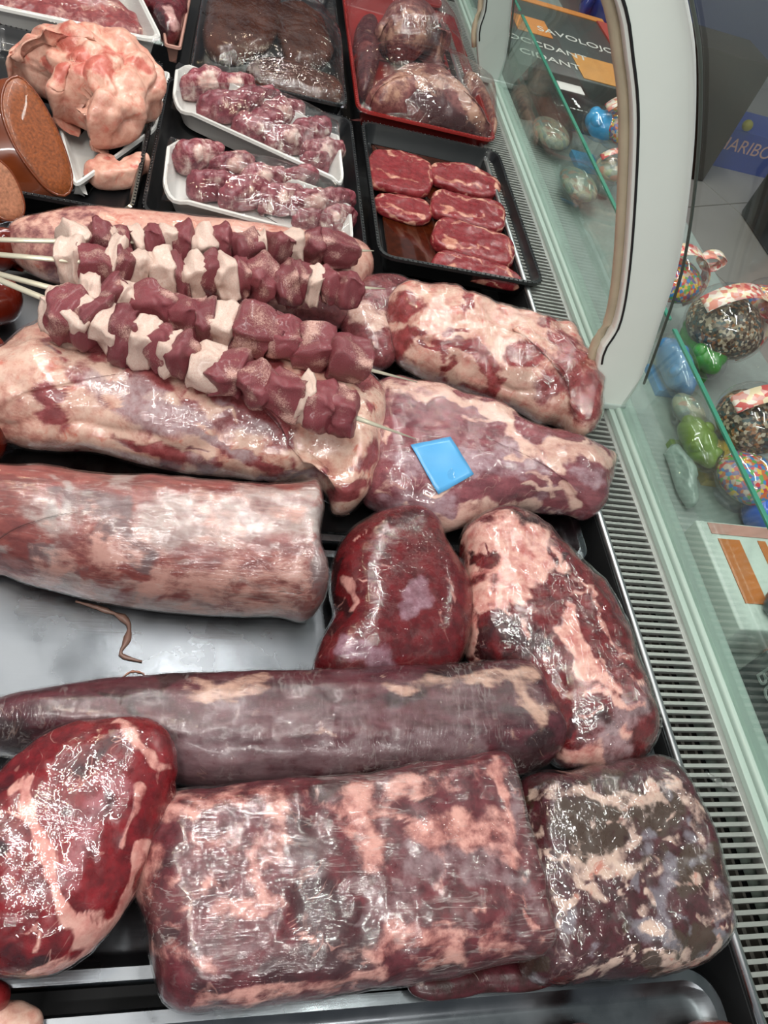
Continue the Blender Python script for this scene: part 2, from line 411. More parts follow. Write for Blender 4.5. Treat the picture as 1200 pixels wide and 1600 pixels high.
# curved front profile (X, Z)
OUT = [(.548, .03), (.544, .082), (.520, .166), (.4926, .249), (.4427, .3487), (.394, .4265), (.358, .4683), (.31, .512), (.25, .553), (.18, .585)]
INN = [(.505, .03), (.470, .105), (.4656, .155), (.432, .237), (.3665, .3634), (.3265, .4215), (.2988, .4544), (.25, .492), (.17, .52)]
prof = spline(OUT[1:], 40, closed=False)
def sheet(name, prof, ya, yb, th, mat, parent):
    P = np.asarray(prof); tn = np.gradient(P, axis=0); nn = np.c_[tn[:, 1], -tn[:, 0]]; nn /= np.linalg.norm(nn, axis=1)[:, None]
    A, B = P + nn * th / 2, P - nn * th / 2; n = len(P); V = []
    for q, y in ((A, ya), (B, ya), (A, yb), (B, yb)): V += [(a, y, b) for a, b in q]
    Fc = []
    for i in range(n - 1):
        Fc += [(i, i + 1, 2 * n + i + 1, 2 * n + i), (n + i + 1, n + i, 3 * n + i, 3 * n + i + 1),
               (i + 1, i, n + i, n + i + 1), (2 * n + i, 2 * n + i + 1, 3 * n + i + 1, 3 * n + i)]
    Fc += [(0, 2 * n, 3 * n, n), (n - 1, 2 * n - 1, 4 * n - 1, 3 * n - 1)]
    o = mesh_obj(name, V, Fc, mat, parent); md = o.modifiers.new('e', 'EDGE_SPLIT'); md.split_angle = math.radians(40); return o
for ya, yb in ((-.2, .662), (.70, 1.61), (1.65, 2.6)):
    g = sheet('curved_glass', prof, ya, yb, .005, M_GLASS, case); g['label'] = 'curved clear front glass panel'
for yy in (.662, 1.61):
    V, Fc = tube_data([(a, yy + .001, b) for a, b in prof], .0018, 8); mesh_obj('glass_edge', V, Fc, plain('glass_edge_dark', srgb('#3b423c'), .3), case)
M_GLASS2 = glass('low_pane_glass', (.90, .96, .935, 1), 1.3, .16)
for ya, yb in ((-.2, .676), (.695, 1.62), (1.645, 2.6)):
    box('low_glass_pane', (.5415, .5465, ya, yb, .03, .158), M_GLASS2, case)
    e = box('low_glass_edge', (.5412, .5468, ya, yb, .158, .1605), M_GLASSE, case); e['label'] = 'green polished top edge of low glass pane'
inner = spline(INN, 46, closed=False); outer = spline(OUT, 46, closed=False)
def arch(ya, yb, m1):
    n = 46; V = []
    for q, y in ((outer, ya), (inner, ya), (outer, yb), (inner, yb)): V += [(a, y, b) for a, b in q]
    Fc = []
    for i in range(n - 1):
        Fc += [(i, i + 1, n + i + 1, n + i), (2 * n + i + 1, 2 * n + i, 3 * n + i, 3 * n + i + 1),
               (i + 1, i, 2 * n + i, 2 * n + i + 1), (n + i, n + i + 1, 3 * n + i + 1, 3 * n + i)]
    Fc += [(0, n, 3 * n, 2 * n), (n - 1, 3 * n - 1, 4 * n - 1, 2 * n - 1)]
    fr = mesh_obj('arch_frame', V, Fc, m1, case, smooth=False); bevel(fr, .003)
    V, Fc = tube_data([(a - .003, yb - .002, b - .002) for a, b in inner[4:]], .0055, 10); g = mesh_obj('gasket', V, Fc, M_GASK, case); g['label'] = 'beige rubber gasket along the arch'
    V, Fc = tube_data([(a + .004, ya - .0005, b + .003) for a, b in inner[5:]], .0014, 8); mesh_obj('gasket_groove', V, Fc, M_DARK, case)
    box('arch_foot', (.503, .549, ya - .002, yb + .002, .024, .034), M_GREYP, case, .002)
arch(.672, .690, M_WHITE); arch(1.625, 1.645, M_GREYP)

# ------------------------------------------------------------------ air grille
M_STEEL = steel('brushed_steel', (.19, .205, .22, 1), .25, (1, 40, 1))
M_STEELY = steel('brushed_steel_lengthwise', (.66, .67, .68, 1), .3, (50, 1, 1))
M_SLAT = plain('grille_slat_metal', srgb('#a7a8a4'), .38, .55, .12, 60)
gr = empty('air_grille', (.495, .8, -.05)); tag(gr, 'long slotted metal air grille running beside the front glass', 'grille')
V, Fc = tube_data([(.4635, -.2, .02), (.4635, 2.6, .02)], .0042, 10); mesh_obj('edge_tube', V, Fc, M_STEELY, gr)
box('side_bar', (.519, .527, -.2, 2.6, .006, .02), M_SLAT, gr, .001)
box('inner_plate', (.459, .4625, -.2, 2.6, -.05, .016), M_DARK, gr)
box('support_bar', (.499, .503, -.2, 2.6, -.03, -.012), plain('support_metal', srgb('#5b5853'), .5, .3), gr)
box('support_bar', (.512, .515, -.2, 2.6, -.03, -.012), plain('support_metal_b', srgb('#5b5853'), .5, .3), gr)
pitch = .00885; slat_me = None; ny = int(2.2 / pitch)
for i in range(ny):
    y = -.12 + i * pitch
    if slat_me is None:
        Vb, Fb = box_data(-.0275, .0275, -.0018, .0018, -.005, 0)
        slat_me = bpy.data.meshes.new('slat'); slat_me.from_pydata(Vb, [], Fb); slat_me.materials.append(M_SLAT)
    o = bpy.data.objects.new('slat', slat_me); COL.objects.link(o); o.parent = gr
    o.location = Vector((.4925, y, .0195)) - gr.location

# ------------------------------------------------------------------ steel trays under the meat
def rrect(x0, x1, y0, y1, r, n=8, skew=None):
    out = []
    for cx, cy, a0 in ((x1 - r, y1 - r, 0), (x0 + r, y1 - r, 90), (x0 + r, y0 + r, 180), (x1 - r, y0 + r, 270)):
        for k in range(n + 1):
            a = math.radians(a0 + 90 * k / n); out.append((cx + r * math.cos(a), cy + r * math.sin(a)))
    return np.array(out)
def loft(name, loops, mat, parent=None, capf=True, capl=True, **kw):
    N = len(loops[0]); V = np.concatenate([np.asarray(l, float) for l in loops]); Fc = []
    for i in range(len(loops) - 1):
        for k in range(N):
            a = i * N + k; b = i * N + (k + 1) % N; Fc.append((a, b, b + N, a + N))
    if capf: Fc.append(tuple(range(N))[::-1])
    if capl: Fc.append(tuple(range((len(loops) - 1) * N, len(loops) * N)))
    return mesh_obj(name, V, Fc, mat, parent, **kw)
def z3(q, z): return np.c_[q, np.full(len(q), z)]
def inset(rect, d): return (rect[0] + d, rect[1] - d, rect[2] + d, rect[3] - d)
def steel_tray(label, rect, zf, depth, r):
    """shallow steel tray: turned-down outside, rolled rim, sunken floor"""
    L = [z3(rrect(*rect, r), zf - .004), z3(rrect(*rect, r), zf + depth - .003), z3(rrect(*inset(rect, .002), r), zf + depth),
         z3(rrect(*inset(rect, .010), r * .8), zf + depth), z3(rrect(*inset(rect, .013), r * .8), zf + depth - .003),
         z3(rrect(*inset(rect, .017), r * .7), zf + .002), z3(rrect(*inset(rect, .021), r * .6), zf)]
    o = loft('steel_tray', L, M_STEEL, smooth=True)
    tag(o, label, 'tray', 'steel counter trays')
    md = o.modifiers.new('n', 'EDGE_SPLIT'); md.split_angle = math.radians(35)
    return o
steel_tray('bare brushed steel tray under the two long wrapped loins and dark red cuts', (-.56, .455, .056, .425), -.006, .010, .02)
steel_tray('steel tray under the large fatty leg joints and skewers', (-.56, .447, .433, .9), -.006, .010, .02)
steel_tray('steel tray along the bottom edge with rounded right corner', (-.56, .452, -.35, .042), -.010, .008, .03)

# ================================================================== WRAPPED MEAT IN FRONT
F_CLEAR = film('wrap_taut', .03, .015, bump=.42, sc=34, fib=(1, 1.8, 1), rotz=.3, dist=.004, refl=1.1)
F_CLEAR2 = film('wrap_loose', .03, .02, bump=.7, sc=30, fib=(1.5, .6, 1), rotz=.5, dist=.006, refl=1.8)
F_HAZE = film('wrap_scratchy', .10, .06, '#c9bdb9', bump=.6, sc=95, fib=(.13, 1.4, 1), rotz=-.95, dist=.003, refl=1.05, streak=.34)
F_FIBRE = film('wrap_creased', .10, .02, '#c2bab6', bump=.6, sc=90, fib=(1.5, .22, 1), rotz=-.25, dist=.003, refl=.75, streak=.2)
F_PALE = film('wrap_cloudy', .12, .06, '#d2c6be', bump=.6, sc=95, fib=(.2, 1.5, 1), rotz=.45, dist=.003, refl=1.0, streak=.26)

f, d, s = 'f', 'd', 's'
blob('beef_piece', 'big block of beef in scratched wrap with pinkish fat patches, front and centre', 'meat',
     [(262, 1240), (400, 1222), (560, 1212), (700, 1188, .03), (775, 1174, .02), (795, 1185, .016), (815, 1245, .016), (840, 1340, .016), (862, 1450, .016),
      (864, 1474, .018), (840, 1490, .03), (740, 1515), (600, 1545), (450, 1570), (330, 1580), (280, 1580), (255, 1562), (235, 1500), (222, 1430), (210, 1390), (212, 1350), (228, 1300)],
     .078, meat('beef_block', ('#6e2a32', '#45161d'), ('#dfa79b', '#b2665f'), '#3d1d22', '#8f7a7e', marble=.5, msc=20, edge=1.0, soft=.3, fmix=.88),
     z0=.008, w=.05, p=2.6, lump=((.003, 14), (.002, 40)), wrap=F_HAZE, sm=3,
     fleck=((22, 6, 44, 'f', .55, 1), (14, 14, 60, 'd', .7, 2), (12, 8, 40, 's', .6, 3), (10, 12, 50, 'f', .05, 4)), strokes=[(f, 22, 0.65, [(250, 1262), (330, 1250), (410, 1245)]), (f, 26, 0.50, [(420, 1255), (440, 1310), (370, 1330), (300, 1320)]),
              (f, 20, 0.60, [(235, 1340), (222, 1390)]), (f, 22, 0.70, [(560, 1230), (550, 1290), (575, 1350)]), (f, 34, 0.65, [(600, 1290), (660, 1305), (760, 1290), (790, 1320)]),
              (f, 16, 0.50, [(620, 1232), (700, 1215), (780, 1200)]), (f, 18, 0.55, [(330, 1380), (400, 1360), (430, 1410), (330, 1430)]),
              (f, 18, 0.50, [(240, 1480), (290, 1490), (330, 1500)]), (f, 24, 0.65, [(600, 1480), (660, 1465), (720, 1480), (780, 1455)]),
              (f, 8, .5, [(300, 1560), (480, 1545), (640, 1510), (760, 1490), (840, 1475)]), (s, 30, .8, [(650, 1350), (780, 1340)]), (s, 26, .5, [(640, 1400), (600, 1430)]),
              (d, 45, .6, [(480, 1400), (560, 1480), (440, 1520)]), (d, 30, .55, [(460, 1290), (490, 1330)]), (s, 18, .6, [(850, 1420), (790, 1380), (800, 1250)]),
              (f, 7, 0.70, [(772, 1190), (792, 1280), (815, 1380), (836, 1465)]), (f, 12, 0, [(800, 1230), (830, 1330), (852, 1440)]), (d, 14, 0, [(800, 1230), (830, 1330), (852, 1440)])])

blob('beef_tenderloin', 'long dark purple-brown tenderloin log in creased wrap lying across the tray', 'meat',
     [(-70, 1120), (0, 1090), (110, 1068), (200, 1055), (350, 1050), (500, 1048), (640, 1040), (760, 1033), (825, 1030, .035), (848, 1048, .03), (864, 1090, .03), (884, 1130, .03),
      (886, 1162, .03), (862, 1190, .03), (830, 1208), (700, 1222), (500, 1228), (330, 1230), (200, 1210), (80, 1190), (0, 1180), (-70, 1165)],
     .072, meat('tenderloin', ('#5e2b34', '#3a1a21'), ('#bd9888', '#966f62'), '#2c1418', '#7c666a', marble=.25, msc=16, edge=.9, soft=.24, fib=(.3, 1, 1)),
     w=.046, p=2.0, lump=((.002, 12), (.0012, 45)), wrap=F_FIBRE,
     fleck=((10, 6, 60, 'f', .52, 1, 0., .3), (14, 12, 90, 'd', .7, 2, 0., .3), (16, 6, 40, 's', .6, 5, 1.5, .3)), strokes=[(s, 30, .45, [(290, 1150), (420, 1130), (560, 1115), (700, 1105), (800, 1110)]), (s, 26, .9, [(280, 1195), (420, 1195), (600, 1180), (740, 1160)]),
              (f, 12, .62, [(620, 1075), (700, 1065), (780, 1062), (830, 1050)]), (f, 10, .6, [(290, 1080), (420, 1068)]), (f, 14, .55, [(790, 1060), (830, 1100), (845, 1130)]),
              (d, 30, .6, [(0, 1140), (40, 1170)]), (d, 25, .7, [(860, 1150), (820, 1180)])])

blob('beef_knuckle', 'bright red oval beef cut with white fat seams, shiny wrap, at the left front edge', 'meat',
     [(-120, 1330), (-60, 1255), (0, 1205), (60, 1150), (120, 1125), (190, 1119), (245, 1132), (272, 1168), (273, 1230), (256, 1300), (225, 1372), (190, 1430), (140, 1490), (90, 1520), (40, 1528),
      (-30, 1520), (-90, 1470)],
     .062, meat('knuckle', ('#851820', '#560c13'), ('#dba79b', '#c07a72'), '#300d14', '#a4626a', marble=.55, msc=26, edge=.7, soft=.24, rough=.28),
     z0=.036, tilt=(0, .19), w=.055, p=2.1, lump=((.003, 16), (.0015, 60)), wrap=F_CLEAR,
     fleck=((16, 3, 50, 'f', .6, 1), (6, 16, 50, 'd', .6, 2)), strokes=[(f, 13, .95, [(40, 1225), (50, 1290), (80, 1350), (95, 1400), (120, 1440), (160, 1450)]), (f, 12, .9, [(40, 1225), (15, 1240)]), (f, 10, .7, [(185, 1130), (210, 1165), (260, 1190)]),
              (f, 11, .9, [(100, 1515), (150, 1455), (200, 1400), (225, 1330)]), (f, 8, .8, [(60, 1520), (110, 1500)]), (s, 24, .6, [(150, 1250), (125, 1330), (110, 1370)]), (s, 18, .6, [(170, 1210), (200, 1230)]),
              (d, 18, .45, [(100, 1200), (170, 1160)]), (f, 6, .7, [(220, 1230), (205, 1280), (190, 1330)]), (f, 6, .6, [(50, 1450), (45, 1480)])])

blob('beef_shoulder', 'dark marbled vacuum-wrapped beef joint touching the air grille, lower right', 'meat',
     [(812, 1218), (900, 1200), (980, 1188), (1040, 1184, .03), (1066, 1195, .03), (1086, 1230, .03), (1112, 1290, .03), (1136, 1370, .03), (1147, 1430, .03), (1140, 1470, .03), (1108, 1500, .03), (1050, 1520),
      (950, 1530), (860, 1540), (815, 1520), (800, 1450), (795, 1330)],
     .070, meat('shoulder', ('#54222a', '#351c1b'), ('#cdb1a3', '#a98c84'), '#46342a', '#85808a', marble=.5, msc=22, edge=1.5, rough=.3, blood='#b5604f'),
     z0=.004, w=.045, p=2.4, lump=((.003, 16), (.002, 45)), wrap=F_CLEAR2,
     fleck=((46, 5, 34, 'f', .72, 1), (16, 12, 36, 'd', .85, 2), (22, 7, 30, 's', .8, 3), (12, 10, 30, 'f', .0, 8)), strokes=[(f, 10, .6, [(830, 1240), (900, 1235), (960, 1250), (1020, 1240)]), (d, 34, .9, [(900, 1275), (1040, 1265)]), (d, 30, .9, [(960, 1300), (930, 1330)]), (d, 24, .8, [(1080, 1340), (1075, 1380)]),
              (f, 9, .8, [(975, 1275), (1000, 1310), (960, 1340)]), (f, 14, .75, [(900, 1360), (960, 1350), (1020, 1355)]), (f, 11, .8, [(925, 1390), (945, 1410)]), (s, 14, .9, [(1050, 1340), (1035, 1400), (1040, 1440)]),
              (s, 12, .8, [(1020, 1300), (1010, 1330)]), (f, 8, .7, [(1060, 1210), (1085, 1260), (1095, 1320)]), (f, 9, .7, [(1110, 1370), (1125, 1430)]), (f, 10, .7, [(1010, 1440), (1030, 1450)]), (s, 18, .7, [(1000, 1450), (1045, 1450)]),
              (d, 22, .9, [(1060, 1480), (1110, 1460)]), (s, 10, .7, [(880, 1420), (890, 1450)]), (f, 8, .8, [(1040, 1512), (1110, 1495)])])

blob('meat_flap', None, None, [(638, 1540), (660, 1520), (760, 1505), (850, 1500), (875, 1520), (850, 1542), (740, 1558), (665, 1560)], .016, bpy.data.materials['shoulder'],
     z0=.004, w=.02, N=90, K=20, parent=bpy.data.objects['beef_shoulder'])
blob('beef_heart_cut', 'smooth deep red pear-shaped beef cut in shiny wrap between pale loin and fatty cut', 'meat',
     [(560, 815), (600, 795), (650, 788), (682, 805), (702, 850), (731, 900), (741, 945), (737, 985), (722, 1030), (690, 1066), (600, 1075), (520, 1072), (488, 1050), (496, 1008), (518, 965), (515, 920), (522, 870), (538, 835)],
     .072, meat('red_cut', ('#6d151c', '#480b11'), ('#c9938a', '#a46a66'), '#2c0d11', '#a07f8d', marble=.22, msc=24, edge=.5, rough=.24),
     w=.055, p=2.0, lump=((.003, 12),), wrap=F_CLEAR,
     fleck=((10, 2.2, 40, 'f', .55, 1), (5, 12, 40, 'd', .5, 2)), strokes=[(f, 6, .6, [(548, 900), (556, 940), (545, 955)]), (s, 16, .8, [(650, 915), (660, 940), (640, 950)]), (s, 18, .9, [(540, 1010), (590, 1020), (610, 1035)]), (d, 10, .8, [(530, 870), (525, 930), (540, 960)]),
              (f, 4, .55, [(700, 900), (720, 930)]), (f, 4, .5, [(690, 960), (700, 1000)])])

blob('beef_chuck', 'red beef cut with pink fat on top in clear wrap, leaning by the air grille', 'meat',
     [(732, 815), (785, 793), (840, 808), (880, 845), (920, 880), (955, 920), (985, 985), (1010, 1060), (1021, 1130), (1008, 1165), (975, 1185), (920, 1199), (872, 1196), (838, 1150), (800, 1085), (735, 1040), (722, 985), (718, 910), (715, 855)],
     .078, meat('chuck', ('#7d2327', '#4c0f13'), ('#e3b3a6', '#bd6a64'), '#381518', '#b59a9e', marble=.5, msc=26, edge=.9, soft=.24, rough=.27),
     w=.06, p=2.0, lump=((.006, 13), (.003, 34)), wrap=F_CLEAR2, wrap_off=.0018,
     fleck=((22, 5, 36, 'f', .7, 1), (12, 9, 40, 'd', .7, 2), (10, 6, 30, 's', .6, 3), (10, 6, 30, 'f', .1, 7)), strokes=[(f, 30, .9, [(745, 850), (780, 830), (830, 850), (800, 890), (750, 880)]), (f, 18, .9, [(750, 940), (790, 930), (830, 900), (860, 880)]), (d, 16, .9, [(800, 815), (850, 820)]), (d, 12, .8, [(830, 890), (880, 890)]),
              (f, 13, .95, [(885, 955), (890, 990), (910, 1020), (925, 1055)]), (f, 10, .8, [(740, 970), (730, 1020)]), (d, 26, .6, [(790, 980), (840, 1000), (800, 1030)]), (f, 14, .6, [(920, 1060), (960, 1070)]),
              (d, 18, .7, [(910, 1110), (950, 1130)]), (f, 16, .8, [(890, 1180), (930, 1175)]), (s, 26, .7, [(980, 1110), (960, 1160), (900, 1185)]), (f, 6, .6, [(930, 920), (945, 980), (990, 1060)])])

blob('veal_loin', 'pale pink wrapped loin log with blunt cut end lying on the bare tray', 'meat',
     [(-70, 735), (30, 727), (60, 724), (150, 738), (250, 745), (400, 755), (484, 752, .02), (498, 758, .014), (505, 850, .012), (506, 910, .012), (499, 950, .014), (482, 969, .025), (420, 965), (300, 960), (180, 945), (80, 922), (0, 900), (-70, 880)],
     .088, meat('pale_loin', ('#9c554e', '#6f3736'), ('#c4958a', '#a97469'), '#6d5455', '#b3aaa5', marble=.3, msc=14, edge=1.2, soft=.24, fib=(.4, 1, 1), rough=.4),
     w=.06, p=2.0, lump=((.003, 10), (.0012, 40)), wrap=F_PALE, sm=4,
     fleck=((18, 10, 90, 'f', .2, 1, .1, .4), (14, 9, 70, 's', .7, 2, .1, .5), (8, 12, 60, 'd', .5, 3)), strokes=[(f, 60, .55, [(0, 840), (120, 880), (300, 900), (460, 900)]), (f, 40, .52, [(330, 790), (450, 790)]), (s, 40, .8, [(260, 820), (330, 800), (420, 800), (470, 810)]), (d, 26, .7, [(90, 780), (190, 790), (170, 830), (230, 870)]),
              (d, 20, .6, [(60, 870), (130, 890)]), (f, 40, .1, [(30, 760), (110, 750), (10, 850)]), (d, 24, .5, [(270, 910), (360, 915)]), (s, 30, .6, [(60, 790), (100, 820)]),
              (f, 8, 0, [(350, 790), (395, 810), (420, 850)]), (f, 12, 0, [(497, 770), (503, 860), (495, 955)]), (d, 12, .75, [(502, 800), (503, 900), (490, 962)]), (s, 12, .7, [(110, 930), (250, 952), (420, 960)])])

# ================================================================== JOINTS IN THE MIDDLE
M_LEG = meat('leg_fat', ('#a8585a', '#7d383a'), ('#e3c2b0', '#cf9887'), '#6d2a2a', '#bdaeb0', marble=.4, msc=18, edge=.7, rough=.3, blood='#cf6a57')
blob('lamb_haunch', 'large fat-covered leg joint in shiny wrap under the two lower skewers', 'meat',
     [(-40, 580), (5, 545), (40, 510), (80, 495), (200, 490), (400, 530), (520, 560), (580, 588), (604, 640), (607, 690), (592, 750), (562, 795), (530, 806), (510, 792), (492, 760), (400, 750), (250, 735), (150, 708), (60, 702), (0, 690), (-40, 665)],
     .098, M_LEG, w=.07, p=2.0, base=(.78, 0, 0), lump=((.007, 11), (.003, 32)), ridged=((.004, 14),), wrap=F_CLEAR, wrap_off=.002,
     fleck=((22, 5, 60, 'f', .15, 1, .45, .3), (10, 10, 50, 's', .6, 2, .4, .4), (12, 6, 40, 'f', 1., 3, .4, .4)), strokes=[(f, 24, 0, [(150, 540), (220, 560), (240, 600)]), (f, 18, .2, [(120, 580), (150, 600)]), (s, 34, .95, [(170, 610), (230, 640), (280, 660), (380, 690)]), (f, 30, .25, [(170, 610), (230, 640), (280, 660)]), (f, 34, .05, [(320, 610), (380, 640), (430, 660)]),
              (s, 20, .5, [(330, 640), (430, 680)]), (f, 7, 0, [(250, 640), (330, 690), (420, 730), (455, 745)]), (f, 8, .1, [(180, 685), (240, 700), (330, 735)]), (f, 6, .1, [(430, 650), (460, 730), (500, 745)]), (f, 24, 0, [(560, 560), (575, 590)]),
              (f, 12, .05, [(505, 785), (545, 770), (580, 720), (590, 690)]), (s, 12, .7, [(530, 745), (560, 720)]), (f, 30, 1, [(480, 690), (540, 680)]), (f, 9, .25, [(60, 600), (75, 640)]), (f, 10, .2, [(70, 650), (100, 660)])])

blob('lamb_breast', 'pink fatty joint in wrap lying under the two upper skewers', 'meat',
     [(10, 355), (60, 335), (130, 325), (250, 330), (380, 345), (500, 362), (560, 374), (582, 400), (578, 430), (556, 468), (540, 508), (500, 516), (400, 500), (250, 470), (120, 450), (50, 430), (15, 395)],
     .070, meat('breast', ('#99565a', '#6d3a3e'), ('#dfb3a2', '#cf8f80'), '#5d3434', '#b9a19c', marble=.4, msc=16, edge=.9, blood='#c46a58'),
     w=.06, base=(.55, 0, 0), lump=((.004, 12),), wrap=F_CLEAR,
     strokes=[(f, 26, .95, [(180, 350), (300, 350), (420, 365), (520, 375)]), (f, 50, .05, [(330, 480), (430, 490), (520, 490)]), (s, 16, .6, [(350, 475), (440, 480)]), (f, 16, .8, [(575, 400), (565, 430)])])

blob('lamb_shank', 'knobbly lamb joint with thick white fat beside the steak tray', 'meat',
     [(603, 480), (630, 449), (680, 445), (760, 468), (850, 490), (900, 508), (916, 535), (936, 570), (943, 610), (931, 660), (905, 686), (850, 668), (800, 642), (720, 612), (660, 592), (622, 570), (602, 530)],
     .088, meat('shank_fat', ('#a64a4c', '#77302f'), ('#e0bcab', '#cf9184'), '#5e2022', '#bfa5a6', marble=.35, msc=22, edge=.8, rough=.28, blood='#cf5f58'),
     w=.055, base=(.85, 0, 0), lump=((.007, 14), (.003, 36)), ridged=((.003, 18),), wrap=F_CLEAR2, wrap_off=.0018,
     fleck=((16, 5, 36, 'f', .15, 1), (8, 8, 36, 's', .6, 2)), strokes=[(f, 16, .05, [(608, 490), (640, 470)]), (f, 14, .15, [(615, 530), (640, 525), (625, 560)]), (f, 9, 0, [(700, 540), (740, 540)]), (f, 10, .1, [(750, 550), (775, 580), (770, 610)]), (f, 14, .05, [(800, 555), (840, 545), (830, 560)]), (f, 24, .05, [(890, 560), (920, 590), (915, 640)]),
              (f, 22, .1, [(850, 610), (870, 600)]), (s, 20, .5, [(830, 630), (860, 620)]), (f, 7, .2, [(690, 595), (760, 620)]), (f, 12, .1, [(870, 525), (890, 530)])])

blob('lamb_hind_shank', 'long lamb shank in tight wrap carrying a blue sticker', 'meat',
     [(560, 640), (585, 600), (605, 590), (700, 608), (790, 632), (830, 662), (900, 680), (964, 710), (957, 750), (936, 800), (920, 811), (820, 800), (740, 818), (700, 831), (640, 826), (590, 802), (562, 770)],
     .070, meat('hind_shank', ('#97555c', '#6c3840'), ('#e0bcae', '#cd9c90'), '#5c2c30', '#b39ba4', marble=.4, msc=18, edge=.8, soft=.24, rough=.28, fib=(.4, 1, 1)),
     w=.055, lump=((.005, 13), (.002, 34)), wrap=F_CLEAR,
     fleck=((22, 4, 60, 'f', .7, 1, .25, .3), (10, 8, 60, 's', .6, 2, .2, .3), (8, 9, 50, 'd', .6, 3, .2, .3)), strokes=[(f, 7, .9, [(600, 600), (700, 618), (790, 642)]), (f, 9, .85, [(795, 640), (800, 680), (840, 710), (880, 730)]), (s, 22, .7, [(620, 720), (760, 720), (820, 730)]), (s, 24, .7, [(610, 790), (700, 790)]), (f, 14, .85, [(640, 815), (700, 820), (760, 800), (830, 795)]),
              (f, 14, .85, [(860, 700), (900, 705), (950, 715)]), (f, 10, .8, [(880, 760), (900, 790)]), (s, 14, .7, [(900, 735), (930, 750)]), (f, 9, .6, [(590, 640), (600, 600)]), (f, 10, .1, [(930, 780), (940, 740)])])

blob('lamb_piece', 'small dark piece of lamb squeezed between skewer ends and the fat-covered joint', 'meat',
     [(532, 475), (560, 440), (600, 428), (640, 436), (640, 480), (625, 530), (612, 568), (588, 580), (552, 560), (534, 520)],
     .045, meat('small_lamb', ('#8a484c', '#5f2a2e'), ('#dcc0b4', '#c9a094'), '#4a2022', '#b39c9c', marble=.4, msc=24, edge=.8, rough=.25),
     w=.04, lump=((.004, 16),), wrap=F_CLEAR, strokes=[(f, 18, .9, [(555, 490), (590, 500)]), (f, 16, 0, [(590, 550), (575, 570)])])

# bottom edge scraps
blob('meat_scrap', 'pale fat scrap in the bottom left corner of the frame', 'meat scrap', [(-40, 1585), (0, 1560), (45, 1570), (68, 1592), (60, 1640), (0, 1670), (-40, 1640)],
     .03, M_LEG, z0=-.010, w=.02, base=(.8, 0, 0), lump=((.003, 30),), N=90, K=24)
blob('meat_end', 'small red meat end peeking out at left edge under the oval cut', 'meat scrap', [(-60, 1540), (-20, 1528), (8, 1540), (12, 1560), (0, 1578), (-40, 1585)],
     .03, meat('scrap_red', ('#8e2a2c', '#6a1418')), z0=.004, w=.02, N=80, K=20)
blob('kidney', 'rounded brown-red meat top at the bottom edge below the dark joint', 'meat', [(1060, 1620), (1085, 1598), (1120, 1591), (1150, 1600), (1165, 1630), (1120, 1660), (1070, 1650)],
     .035, meat('kidney', ('#8a4a44', '#6a332f'), marble=.1, rough=.25), z0=-.010, w=.025, N=90, K=24)
blob('kidney', 'small rounded red-brown meat top left of the other one at the bottom edge', 'meat', [(860, 1625), (885, 1602), (910, 1596), (935, 1604), (950, 1630), (910, 1660), (865, 1650)],
     .035, meat('kidney_b', ('#8a4040', '#6a2c2b'), marble=.1, rough=.25), z0=-.010, w=.025, N=90, K=24)

# blue sticker on the shank
def sticker():
    q = [(640, 697), (703, 684), (739, 742), (684, 773)]
    g = 10; V = []; Fc = []
    ob = bpy.data.objects['lamb_hind_shank']; bpy.context.view_layer.update()
    for i in range(g + 1):
        for j in range(g + 1):
            a, b = i / g, j / g
            p = (1 - a) * ((1 - b) * np.array(q[0]) + b * np.array(q[1])) + a * ((1 - b) * np.array(q[3]) + b * np.array(q[2]))
            dr = R @ np.array([p[0] - 600, p[1] - 800, F_PX]); dr /= np.linalg.norm(dr)
            hit, loc, nr, _ = ob.ray_cast(Vector(CAM) - ob.location, Vector(dr))
            w_ = np.array(loc + ob.location + nr * .0024) if hit else at(p[0], p[1], .05)
            V.append(w_)
    V = np.array(V).reshape(g + 1, g + 1, 3)
    for _ in range(4):
        W_ = V.copy(); W_[1:-1, 1:-1] = (V[:-2, 1:-1] + V[2:, 1:-1] + V[1:-1, :-2] + V[1:-1, 2:]) / 4; V = W_
    V = V.reshape(-1, 3)
    for i in range(g):
        for j in range(g):
            k = i * (g + 1) + j; Fc.append((k, k + g + 1, k + g + 2, k + 1))
    o = mesh_obj('price_sticker', V, Fc, plain('sticker_blue', srgb('#5aa6dc'), .25, 0, .08, 30, coat=.4))
    md = o.modifiers.new('s', 'SOLIDIFY'); md.thickness = .0003
    tag(o, 'blank light blue sticker stuck on the wrapped lamb shank', 'sticker')
sticker()

